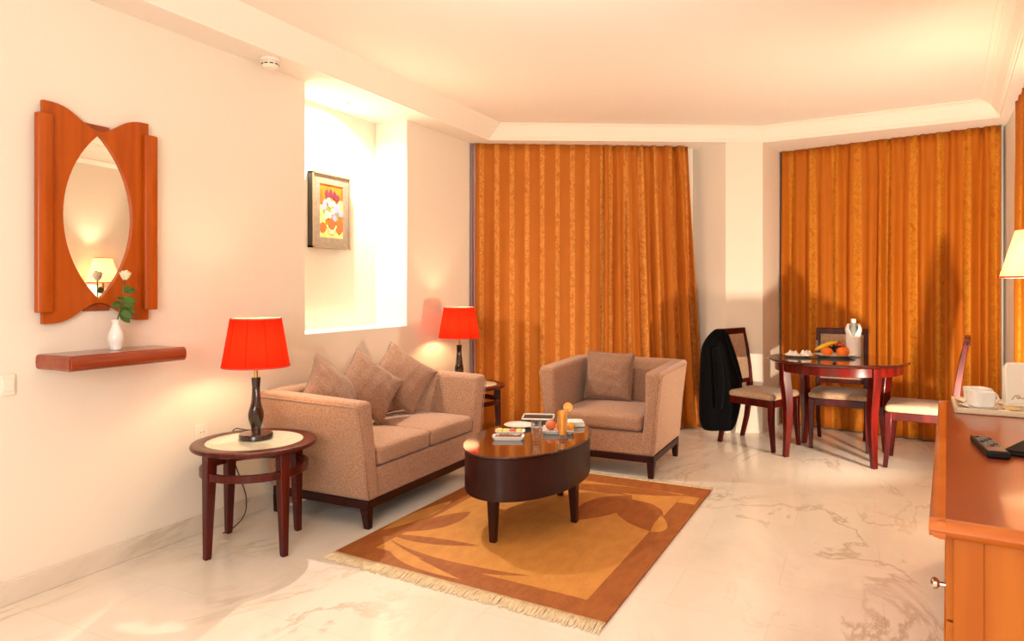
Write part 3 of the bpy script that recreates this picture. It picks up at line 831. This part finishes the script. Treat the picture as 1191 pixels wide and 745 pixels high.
def plate(name, label, cat, y, z, w, h, kind):
    t = thing(name, label, cat, (0, y, z))
    MB().prism([(-w / 2, -h / 2), (w / 2, -h / 2), (w / 2, h / 2), (-w / 2, h / 2)], .0005, .010, T=YZ).build('cover_plate', M['plastic'], t, bevel=.003)
    if kind == 's':
        MB().prism([(-.02, -.026), (.02, -.026), (.02, .026), (-.02, .026)], .0095, .0135, T=YZ).build('rocker', M['plastic'], t, bevel=.002)
    else:
        MB().lathe([(.019, .0095), (.019, .0105)], 24, T=YZ).build('socket_face', M['plastic'], t, smooth=40)
        hs = MB()
        for s_ in (-1, 1): hs.lathe([(.0028, .0104), (.0028, .0108)], 10, T=YZ @ TR(s_ * .0095, 0, 0))
        hs.build('pin_holes', M['dgrey'], t, smooth=0)
    return t
plate('light_switch', 'white wall switch plate at the left edge below the shelf', 'switch', 1.59, .895, .055, .085, 's')
plate('wall_socket', 'white wall socket at table height behind the near side table', 'socket', 2.52, .53, .08, .08, 'o')

# ---------------------------------------------------------------- dining table and chairs
dt = thing('dining_table', 'round red mahogany dining table by the corner curtains', 'dining table', (2.965, 5.90, 0), R(-54))
MB().lathe([(.44, .715), (.475, .717), (.49, .724), (.50, .733), (.50, .739), (.494, .745), (.02, .746)], 72).build('tabletop', mat('dining_gloss', '#2A0805', .1, col2='#3C0F08', scale=(5, 30, 30), coat=1), dt, smooth=40)
MB().ring(.425, .450, .652, .716, 72).build('apron', M['redwood'], dt, bevel=.003, smooth=40)
for k in range(4):
    MB().bar([(.428, 0, 0), (.420, 0, .10), (.410, 0, .25), (.411, 0, .40), (.421, 0, .52), (.432, 0, .60), (.437, 0, .717)], [.038, .042, .052, .060, .066, .068, .06], [.038, .042, .052, .060, .062, .062, .06], T=RZ(90 * k)).build('leg', M['redwood'], dt, bevel=.005, smooth=50)

def dining_chair(label, loc, rz):
    t = thing('dining_chair', label, 'chair', loc, rz, 'dining chairs round the table')
    wf, wr = .205, .185
    for sx in (-1, 1):
        MB().bar([(sx * wf, -.232, 0), (sx * wf, -.222, .12), (sx * (wf - .002), -.212, .25), (sx * (wf - .004), -.212, .40)], [.030, .034, .042, .044], [.030, .034, .042, .044]).build('leg', M['chairwood'], t, bevel=.004, smooth=50)
        xs = sx * wr
        MB().bar([(xs - sx * .01, .262, 0), (xs, .225, .18), (xs, .198, .36), (xs, .195, .48), (xs, .208, .62), (xs, .232, .78), (xs, .262, .935)],
                 .032, [.034, .040, .048, .048, .044, .040, .032]).build('back_leg', M['chairwood'], t, bevel=.004, smooth=50)
    fr = MB()
    fr.prism([(-wf - .012, -.225), (wf + .012, -.225), (wr + .012, .20), (-wr - .012, .20)], .345, .402)
    fr.build('seat_frame', M['chairwood'], t, bevel=.004)
    def trap(p):
        f = (p.y + .235) / .43
        return Vector((p.x * (1 + (.90 - 1) * f), p.y, p.z))
    MB().rbox(-.225, .225, -.238, .190, .400, .452, .024, 12, .02, fn=trap).build('seat', M['chairpad'], t, smooth=180)
    def ypost(z):
        pts = [(.36, .198), (.48, .195), (.62, .208), (.78, .232), (.935, .262)]
        for (z0, y0), (z1, y1) in zip(pts, pts[1:]):
            if z <= z1: return y0 + (y1 - y0) * (z - z0) / (z1 - z0)
        return pts[-1][1]
    MB().box(-wr - .016, wr + .016, .244, .280, .895, .948).build('top_rail', M['chairwood'], t, bevel=.006, seg=3)
    MB().box(-wr + .01, wr - .01, .182, .212, .485, .520).build('lower_rail', M['chairwood'], t, bevel=.003)
    pad = MB()
    zs = [.518 + (.897 - .518) * i / 12 for i in range(13)]
    rings = []
    for i, z in enumerate(zs):
        y = ypost(z); e = .004 if i in (0, 12) else 0
        x = wr - .014
        rings.append([(-x, y - .006, z), (-x + .02, y - .018 + e * 2, z), (x - .02, y - .018 + e * 2, z), (x, y - .006, z), (x, y + .008, z), (x - .02, y + .018 - e, z), (-x + .02, y + .018 - e, z), (-x, y + .008, z)])
    pad.loft(rings).build('back_pad', M['chairpad'], t, smooth=60)
    return t
def facing(d): return math.atan2(d[1], d[0]) + math.pi / 2
dining_chair('dining chair left of the round table, with the black jacket over its back', (2.385, 6.025, 0), facing((.437, -.18)))
dining_chair('dining chair behind the round table, facing the camera', (2.985, 6.285, 0), facing((-.03, -1)))
dining_chair('dining chair right of the round table, its back next to the sideboard end', (3.545, 5.815, 0), facing((-.992, .126)))

# jacket over the left chair back
jk = thing('jacket', 'black suit jacket hanging over the back of the left dining chair', 'jacket', (2.088, 5.955, 0))
fwd = Vector((-.4472, .8944, 0)); rgt = Vector((.8944, .4472, 0))
def img(px, Y): return (px - 595.5) / 800 * Y
Yj = 5.79
sec = [(.948, 833, 842, .018), (.93, 829.5, 845, .03), (.885, 823, 848, .045), (.82, 817.5, 850.5, .06), (.77, 815.8, 852.5, .07), (.70, 815, 856, .075), (.60, 814.3, 860.5, .08), (.50, 813.9, 862.3, .085), (.40, 813.6, 862, .085), (.30, 813.4, 860.5, .083), (.20, 813.6, 857.5, .08), (.135, 815.0, 854.5, .075), (.10, 819, 850.5, .065)]
base_x = Vector((2.088 - 3.10, 5.955, 0)).dot(rgt)
rings = []
for k, (z, a, b, th) in enumerate(sec):
    xa, xb = img(a, Yj), img(b, Yj); xc = (xa + xb) / 2 - base_x; hw = (xb - xa) / 2
    ring = []
    for i in range(48):
        an = 2 * math.pi * i / 48
        fold = 1 + .10 * math.sin(5 * an + 1.2 * z * 3) * min(1, k / 4) + .05 * math.sin(9 * an + 4 * z)
        ca, sa = math.cos(an), math.sin(an)
        sx_ = math.copysign(abs(ca) ** .8, ca) * hw; sy_ = math.copysign(abs(sa) ** .8, sa) * th * fold
        p = rgt * (xc + sx_) + fwd * (sy_ + .01)
        ring.append((p.x, p.y, z))
    rings.append(ring)
MB().loft(rings, (True, False)).build('jacket_body', M['wool'], jk, smooth=180, sub=1, solid=.006)
# sleeve hanging on the camera side and the folded lapel
slv = []
rs = []
for f in [i / 12 for i in range(13)]:
    z = .80 - .50 * f
    p = rgt * (img(829 + 4 * math.sin(f * 2.2), Yj) - base_x) + fwd * (-.055 - .035 * math.sin(f * math.pi * .6))
    slv.append((p.x, p.y, z)); rs.append(.028 + .012 * math.sin(f * math.pi) )
MB().tube(slv, rs, 14).build('sleeve', M['wool'], jk, smooth=180)
lp = MB()
pts = []
for f in [i / 10 for i in range(11)]:
    z = .93 - .42 * f
    p = rgt * (img(842 + 17 * f, Yj) - base_x) + fwd * (-.045 - .03 * math.sin(f * math.pi / 2))
    pts.append((p.x, p.y, z))
lp.tube(pts, [.010 + .010 * math.sin(math.pi * i / 10) for i in range(11)], 10)
lp.build('lapel', M['wool'], jk, smooth=180)

# ---------------------------------------------------------------- sideboard at the right
SBR = R(-5.8)
sb = thing('sideboard', 'long orange-brown wooden sideboard along the right wall, knobs facing the room', 'sideboard', (3.255, 1.868, 0), SBR)
SL, SD, SH = 2.04, .575, .75
MB().box(.016, SD, .016, SL - .016, SH - .038, SH).build('top', M['desktop'], sb, bevel=.002)
ed = MB()
pr = [(.02, SH - .040), (.006, SH - .036), (-.004, SH - .02), (.002, SH - .006), (.018, SH + .0006), (.03, SH + .0008), (.03, SH - .04)]
ed.loft([[(x, .0, z) for x, z in pr], [(x, SL, z) for x, z in pr]])
ed.build('edge_moulding', M['deskedge'], sb, smooth=50)
ed = MB()
ed.loft([[(-.003, x, z) for x, z in pr], [(SD, x, z) for x, z in pr]])
ed.build('edge_moulding', M['deskedge'], sb, smooth=50)
ed = MB()
ed.loft([[(-.003, SL - x, z) for x, z in pr], [(SD, SL - x, z) for x, z in pr]])
ed.build('edge_moulding', M['deskedge'], sb, smooth=50)
MB().box(.05, SD - .005, .05, SL - .03, .06, SH - .037).build('carcass', M['deskside'], sb, bevel=.002)
MB().box(.075, SD - .005, .06, SL - .05, 0, .062).build('plinth', M['cherrydark'], sb)
MB().box(.045, .105, .03, .052, .0, SH - .038).build('end_stile', M['deskside'], sb, bevel=.003)
MB().box(.10, SD - .005, .036, .052, .0, SH - .038).build('end_panel', M['deskside'], sb, bevel=.002)
dw = (SL - .10) / 4
for k in range(4):
    y0 = .052 + k * dw
    dr = MB().box(.030, .050, y0 + .003, y0 + dw - .003, .07, .50).build('door', M['deskside'], sb, bevel=.003)
    MB().box(.026, .031, y0 + .06, y0 + dw - .06, .12, .45).build('door_panel', M['deskside'], dr, bevel=.004)
    kn = (y0 + dw - .05) if k % 2 == 0 else (y0 + .05)
    if k == 0: MB().lathe([(.006, 0), (.006, .012), (.013, .018), (.014, .026), (.009, .031), (.002, .032)], 20, T=TR(.030, kn, .22) @ RY(-90)).build('knob', M['chrome'], dr, smooth=40)
    dr = MB().box(.030, .050, y0 + .003, y0 + dw - .003, .505, SH - .045).build('drawer', M['deskside'], sb, bevel=.003)
    if k: continue
    kn = y0 + .07
    MB().lathe([(.006, 0), (.006, .012), (.013, .018), (.014, .026), (.009, .031), (.002, .032)], 20, T=TR(.030, kn, .562) @ RY(-90)).build('knob', M['chrome'], dr, smooth=40)
def onsb(wx, wy):
    dx, dy = wx - 3.255, wy - 1.868; c, s = math.cos(-SBR), math.sin(-SBR)
    return (dx * c - dy * s, dx * s + dy * c)

ty = thing('tray', 'flat beige serving tray with the cups on the far end of the sideboard', 'tray', (3.66, 3.70, SH + .001), R(-4))
mb = MB(); mb.prism([(-.165, -.19), (.19, -.19), (.19, .17), (-.165, .17)], 0, .008)
mb.build('tray_base', mat('tray_beige', '#CDB596', .45), ty, bevel=.003)
for a in ((-.165, .19, -.19, -.178), (-.165, .19, .158, .17), (-.165, -.153, -.19, .17), (.178, .19, -.19, .17)):
    MB().box(*a, .007, .024).build('tray_rim', mat('tray_rim_beige', '#DCC6A6', .4) if 'tray_rim_beige' not in bpy.data.materials else bpy.data.materials['tray_rim_beige'], ty, bevel=.002)
def sqring(a, z, r=.2, n=24):
    out = []
    for i in range(n):
        an = 2 * math.pi * (i + .5) / n; c, s = math.cos(an), math.sin(an)
        out.append((math.copysign(abs(c) ** .35, c) * a, math.copysign(abs(s) ** .35, s) * a, z))
    return out
def cup(label, loc, rz):
    t = thing('cup', label, 'cup', loc, rz, 'square cups on the tray')
    MB().loft([sqring(.036, 0), sqring(.042, .006), sqring(.0475, .066), sqring(.044, .066), sqring(.038, .012)], (True, True)).build('cup_body', M['white'], t, bevel=.0008, smooth=50)
    MB().tube([(.046, 0, .054), (.066, 0, .052), (.072, 0, .036), (.062, 0, .02), (.043, 0, .016)], .005, 8).build('handle', M['white'], t, smooth=180)
    return t
def saucer(label, loc, rz, a=.07):
    t = thing('saucer', label, 'saucer', loc, rz, 'square saucers on the tray')
    MB().loft([sqring(a * .6, 0), sqring(a * .95, .006), sqring(a, .011), sqring(a * .94, .011), sqring(a * .6, .005)], (True, True)).build('saucer_body', M['white'], t, smooth=50)
    return t
saucer('square white saucer under the front cup on the tray', (3.595, 3.655, SH + .010), R(20))
cup('square white cup in front on the tray on the sideboard', (3.595, 3.655, SH + .0165), R(20))
saucer('square white saucer under the rear cup on the tray', (3.60, 3.795, SH + .010), R(20))
cup('square white cup at the rear of the tray, behind the front cup', (3.60, 3.795, SH + .0165), R(20))
tb = thing('tea_bag', 'pale yellow paper tea bag lying right of the cups on the tray', 'tea bag', (3.70, 3.66, SH + .010), R(12))
MB().rbox(-.03, .03, -.035, .035, 0, .012, .005, 4, .003).build('sachet', M['teabag'], tb, smooth=60)
tb = thing('sugar_sachet', 'white paper sugar sachet beside the tea bag on the tray', 'sachet', (3.66, 3.56, SH + .010), R(-20))
MB().rbox(-.022, .022, -.032, .032, 0, .009, .004, 4, .002).build('sachet', M['napkin'], tb, smooth=60)
wb_ = thing('white_box', 'tall white paper holder with a gold mark at the far right of the sideboard', 'box', (3.768, 3.778, SH + .0098), R(12))
MB().prism([(-.075, -.008), (.09, -.008), (.09, .055), (-.075, .055)], 0, .012).build('foot', M['plastic'], wb_, bevel=.003)
MB().loft([[(-.062, .005, .011), (.085, .005, .011), (.085, .05, .011), (-.062, .05, .011)], [(-.062, .016, .17), (.085, .016, .17), (.085, .05, .17), (-.062, .05, .17)], [(-.048, .02, .192), (.085, .02, .192), (.085, .046, .192), (-.048, .046, .192)]]).build('holder_body', M['plastic'], wb_, bevel=.004)
gm = MB()
gm.tube([(-.040, .0055, .028), (-.028, .0065, .046), (-.012, .0068, .050), (-.006, .006, .040), (-.016, .0058, .034), (-.022, .006, .042), (.004, .0058, .034), (.022, .0062, .044)], .0016, 6)
gm.build('gold_mark', M['goldmark'], wb_, smooth=180)

rc = thing('remote_control', 'black remote control lying on the sideboard', 'remote', (3.497, 2.765, SH + .001), R(3))
MB().prism([(-.032, -.135), (.032, -.135), (.030, .135), (-.030, .135)], 0, .022).build('remote_body', M['black'], rc, bevel=.006, seg=3)
MB().prism([(-.026, -.12), (.026, -.12), (.025, .125), (-.025, .125)], .0215, .0228).build('face_plate', mat('remote_face', '#8A7566', .3, metal=.4), rc)
bt = None
for i in range(6):
    for j in range(3):
        b = MB().box(-.006, .006, -.006, .006, .0222, .0255, T=TR(-.016 + .016 * j, .098 - .028 * i, 0)).build('button', M['button'] if (i + j) % 3 else M['black'], rc, bevel=.001)
fo = thing('black_folder', 'black folder at the right edge of the sideboard, beside the remote', 'folder', (3.685, 2.80, SH + .001), R(-24))
MB().box(-.105, .105, -.15, .15, .0005, .007).build('cover', M['matteblack'], fo, bevel=.002)
MB().box(-.10, .10, -.145, .145, .0068, .012).build('pages', M['dgrey'], fo)
MB().box(-.105, .105, -.15, .15, .0118, .018).build('cover', M['matteblack'], fo, bevel=.002)

# ---------------------------------------------------------------- things on the coffee table
ZT = .4612
def dish_round(name, label, loc, r, group=None, h=.016):
    t = thing(name, label, 'plate', loc, 0, group)
    MB().lathe([(r * .55, 0), (r * .6, .003), (r * .97, h - .002), (r, h), (r * .97, h + .001), (r * .58, .006), (r * .1, .005)], 48).build('plate_body', M['white'], t, smooth=50)
    return t
def dish_rect(label, loc, rz, a, b, h=.02, group='rectangular white dishes on the coffee table'):
    t = thing('serving_dish', label, 'dish', loc, rz, group)
    def rr(a, b, z): 
        out = []
        for cx, cy, st in ((1, 1, 0), (-1, 1, 90), (-1, -1, 180), (1, -1, 270)):
            for k in range(5):
                an = R(st + 22.5 * k); out.append((cx * (a - .012) + .012 * math.cos(an), cy * (b - .012) + .012 * math.sin(an), z))
        return out
    MB().loft([rr(a * .86, b * .82, 0), rr(a * .9, b * .86, .003), rr(a, b, h), rr(a * .97, b * .94, h + .001), rr(a * .84, b * .78, .006)], (True, True)).build('dish_body', M['white'], t, smooth=50)
    return t
dish_round('dinner_plate', 'round white plate behind the snack dishes on the coffee table', (1.30, 3.70, ZT), .092)
dish_rect('rectangular white dish of nuts nearest the front of the coffee table', (1.392, 3.372, ZT), R(24), .088, .042)
dish_rect('rectangular white dish of fruit pieces behind the nut dish', (1.338, 3.502, ZT), R(24), .085, .045)
nm = MB(); rnd = random.Random(5)
ca, sa = math.cos(R(24)), math.sin(R(24))
for k in range(150):
    x, y = rnd.uniform(-.068, .068), rnd.uniform(-.027, .027)
    nm.ball((1.392 + x * ca - y * sa, 3.372 + x * sa + y * ca, ZT + .012 + rnd.uniform(0, .010)), rnd.uniform(.0045, .007), 8, 5, sq=(1.2, .9, .8))
tag(nm.build('nuts', M['nut'], smooth=180), 'brown nuts filling the front white dish on the coffee table', 'nuts', kind='stuff')
for k, (x, y, m_, lab) in enumerate(((-.058, .004, 'snackyellow', 'yellow fruit piece at the left end of the middle dish'), (-.024, -.008, 'snackyellow', 'yellow fruit piece second from the left in the middle dish'), (.014, .006, 'snackred', 'reddish fruit piece in the middle dish'), (.052, -.004, 'snackyellow', 'yellow fruit piece at the right end of the middle dish'))):
    t = thing('fruit_piece', lab, 'fruit', (1.338 + x * ca - y * sa, 3.502 + x * sa + y * ca, ZT + .0065), R(30 * k), 'fruit pieces in the middle dish')
    MB().rbox(-.017, .017, -.014, .014, 0, .022, .007, 5, .003).build('piece', M[m_], t, smooth=180)

tg = thing('tumbler', 'clear thick-bottomed glass tumbler in the middle of the coffee table', 'glass', (1.545, 3.405, ZT))
MB().lathe([(.0245, .0), (.0265, .003), (.0285, .112), (.0265, .112), (.0245, .018), (.002, .016)], 32).build('glass_body', M['glass'], tg, smooth=50)
jg = thing('juice_glass', 'tall glass of orange juice on the coffee table', 'glass', (1.650, 3.522, ZT))
MB().lathe([(.027, 0), (.029, .003), (.029, .012), (.0245, .018), (.026, .06), (.034, .168), (.032, .168), (.0242, .06), (.0225, .022), (.002, .02)], 36).build('glass_body', M['glass'], jg, smooth=50)
MB().lathe([(.0215, .0225), (.0235, .06), (.0305, .146), (.029, .149), (.002, .149)], 36).build('orange_juice', M['juice'], jg, smooth=50)
os_ = thing('orange_slice', 'round orange slice perched on the rim of the juice glass', 'orange slice', (1.676, 3.540, ZT + .172))
Ts = RZ(26) @ RX(80)
MB().lathe([(.025, -.003), (.0262, 0), (.025, .003)], 32, T=Ts).build('peel', M['orange'], os_, smooth=40)
MB().lathe([(.0235, -.0036), (.0235, .0036)], 32, T=Ts).build('pith', M['pith'], os_, smooth=40)
sgm = MB()
for k in range(8):
    a0, a1 = R(45 * k + 4), R(45 * k + 41)
    pts = [(.003 * math.cos((a0 + a1) / 2), .003 * math.sin((a0 + a1) / 2))] + [(.0215 * math.cos(a0 + (a1 - a0) * i / 4), .0215 * math.sin(a0 + (a1 - a0) * i / 4)) for i in range(5)]
    sgm.prism(pts, -.0041, .0041, T=Ts)
sgm.build('segments', M['pulp'], os_, smooth=0)
dish_rect('square white dish holding oranges and a peach behind the tumbler', (1.563, 3.668, ZT), R(22), .088, .088, .022, group='fruit dish on the coffee table')
def fruit(name, label, cat, loc, r, m_, rz=0, group='fruit in the square dish', sq=(1, 1, .92)):
    t = thing(name, label, cat, loc, rz, group)
    rings = []
    n, mm = 24, 16
    for k in range(1, mm):
        th = math.pi * k / mm
        dz = -.10 * math.exp(-((math.pi - th) / .35) ** 2) + .06 * math.exp(-(th / .35) ** 2)
        rings.append([(r * sq[0] * math.sin(th) * math.cos(2 * math.pi * i / n), r * sq[1] * math.sin(th) * math.sin(2 * math.pi * i / n), r * sq[2] + r * sq[2] * (-math.cos(th) + dz)) for i in range(n)])
    MB().loft(rings).build('flesh', M[m_], t, smooth=180)
    MB().tube([(0, 0, r * sq[2] * 1.86), (.002, .001, r * sq[2] * 1.86 + .006)], .002, 6).build('stem', M['paintgreen'], t, smooth=180)
    return t
fruit('peach', 'pinkish peach on the left of the square fruit dish', 'peach', (1.518, 3.668, ZT + .008), .032, 'peach')
fruit('orange', 'bright orange in the centre of the square fruit dish', 'orange', (1.585, 3.655, ZT + .008), .031, 'orange')
fruit('apricot', 'small yellow apricot at the right of the square fruit dish, behind the juice', 'apricot', (1.625, 3.705, ZT + .008), .024, 'pulp')
fruit('plum', 'dark red plum at the back of the square fruit dish', 'plum', (1.567, 3.718, ZT + .008), .022, 'apple')
tb = thing('serving_tray', 'dark flat tray with a white rim at the back of the coffee table', 'tray', (1.318, 3.935, ZT), R(20))
MB().box(-.097, .097, -.085, .085, 0, .0225).build('tray_floor', M['dgrey'], tb, bevel=.002)
for a in ((-.1, .1, -.088, -.078), (-.1, .1, .078, .088), (-.1, -.09, -.088, .088), (.09, .1, -.088, .088)):
    MB().box(*a, .018, .0275).build('tray_rim', M['white'], tb, bevel=.002)
nk = thing('napkin_stack', 'folded white napkins on the right end of the coffee table', 'napkin', (1.575, 3.885, ZT), R(30))
for k in range(3):
    rn = random.Random(k)
    MB().rbox(-.062 + .004 * k, .062 - .003 * k, -.055, .05, .0005 + .010 * k, .0105 + .010 * k, .004, 8, .003 + .004 * (k == 2)).build('napkin', M['napkin'], nk, smooth=60)

# ---------------------------------------------------------------- things on the dining table
ZD = .7465
dish_round('side_plate', 'small white plate of crumpled napkins on the left of the dining table', (2.69, 5.905, ZD), .115)
for k, (x, y, rz, lab) in enumerate(((2.648, 5.885, 20, 'crumpled white napkin on the left half of the small plate'), (2.745, 5.935, 70, 'crumpled white napkin on the right half of the small plate'))):
    t = thing('napkin', lab, 'napkin', (x, y, ZD + .007), R(rz), 'napkins on the dining table')
    mb = MB()
    def fn(u, v, k=k):
        x = (u - .5) * .10; y = (v - .5) * .09
        e = max(0, 1 - (2 * u - 1) ** 4) * max(0, 1 - (2 * v - 1) ** 4)
        return (x, y, .003 + e * (.022 + .016 * math.sin(9 * u + 5 * v + k) * math.cos(11 * v - 4 * u) + .008 * math.sin(23 * u + 17 * v)))
    mb.grid(fn, 22, 22); mb.build('cloth', M['napkin'], t, smooth=180, solid=.003)
dish_round('fruit_plate', 'large white plate heaped with fruit in the centre of the dining table', (2.945, 6.02, ZD), .155, h=.02)
G2 = 'fruit on the dining table plate'
ZP = ZD + .008
fruit('orange', 'orange at the left front of the fruit plate on the dining table', 'orange', (2.898, 5.945, ZP), .040, 'orange', group=G2)
fruit('orange', 'orange at the right front of the fruit plate, beside the bottle', 'orange', (3.000, 5.975, ZP), .041, 'orange', group=G2)
fruit('orange', 'orange at the back right of the fruit plate on the dining table', 'orange', (3.022, 6.055, ZP), .039, 'orange', group=G2)
fruit('apple', 'red apple on top of the oranges on the fruit plate', 'apple', (2.985, 6.05, ZP + .045), .034, 'apple', group=G2)
bn = thing('banana', 'yellow banana lying across the left of the fruit plate', 'banana', (2.90, 5.985, ZP + .05), R(26.6), G2)
bp_ = [(-.10 + .18 * i / 12, 0, .030 * math.sin(math.pi * .5 * i / 12) + .03 * i / 12) for i in range(13)]
MB().tube(bp_, [.005, .010, .014, .0165, .018, .0185, .0185, .018, .017, .015, .012, .008, .005], 10).build('peel', M['banana'], bn, smooth=60)
MB().tube([(.08, 0, .06), (.094, 0, .066)], [.005, .004], 8).build('stem', M['nut'], bn, smooth=60)
gr = thing('grape_bunch', 'bunch of dark grapes in the middle of the fruit plate', 'grapes', (2.945, 6.0, ZP), 0, G2)
rnd = random.Random(8)
for k in range(26):
    MB().ball((rnd.uniform(-.045, .045), rnd.uniform(-.03, .05), .035 + rnd.uniform(0, .05)), .0115, 12, 8).build('grape', M['grape'], gr, smooth=180)
wg = thing('water_glass', 'clear drinking glass behind the banana on the dining table', 'glass', (2.835, 6.19, ZD))
MB().lathe([(.026, 0), (.028, .004), (.034, .118), (.032, .118), (.026, .012), (.002, .01)], 32).build('glass_body', M['glass'], wg, smooth=50)
bo = thing('bottle', 'bottle standing inside a white napkin wrap on the dining table', 'bottle', (3.082, 6.085, ZD))
MB().lathe([(.044, .001), (.046, .006), (.046, .19), (.042, .215), (.022, .245), (.016, .258), (.016, .285)], 32).build('glass_body', M['greyglass'], bo, smooth=50)
MB().lathe([(.0175, .272), (.0185, .278), (.0185, .298), (.012, .302)], 24).build('cap', M['white'], bo, smooth=50)
nw = thing('napkin_wrap', 'white napkin wrapped round the bottle with a V-shaped collar', 'napkin', (3.082, 6.085, ZD))
mb = MB()
cam_a = math.atan2(0 - 6.085, 3.10 - 3.082)
def fnw(u, v):
    a = 2 * math.pi * u
    d = abs((a - cam_a + math.pi) % (2 * math.pi) - math.pi)
    top = .262 - .105 * max(0, 1 - d / .95)
    z = .001 + (top - .001) * v
    r = .0525 + .002 * math.sin(6 * a) * v
    if z > .19: r += .006 * math.sin(min(1, (z - .19) / .05) * math.pi) - .012 * max(0, (z - .225) / .037) ** 2
    return (r * math.cos(a), r * math.sin(a), z)
mb.grid(fnw, 64, 20); mb.build('cloth', M['napkin'], nw, smooth=180, solid=.003)
sm = MB()
sm.tube([(.0545 * math.cos(cam_a + d), .0545 * math.sin(cam_a + d), z) for d, z in ((-.85, .235), (-.4, .19), (0, .15), (.25, .12), (.45, .09))], .003, 6)
sm.build('fold', M['napkin'], nw, smooth=180)
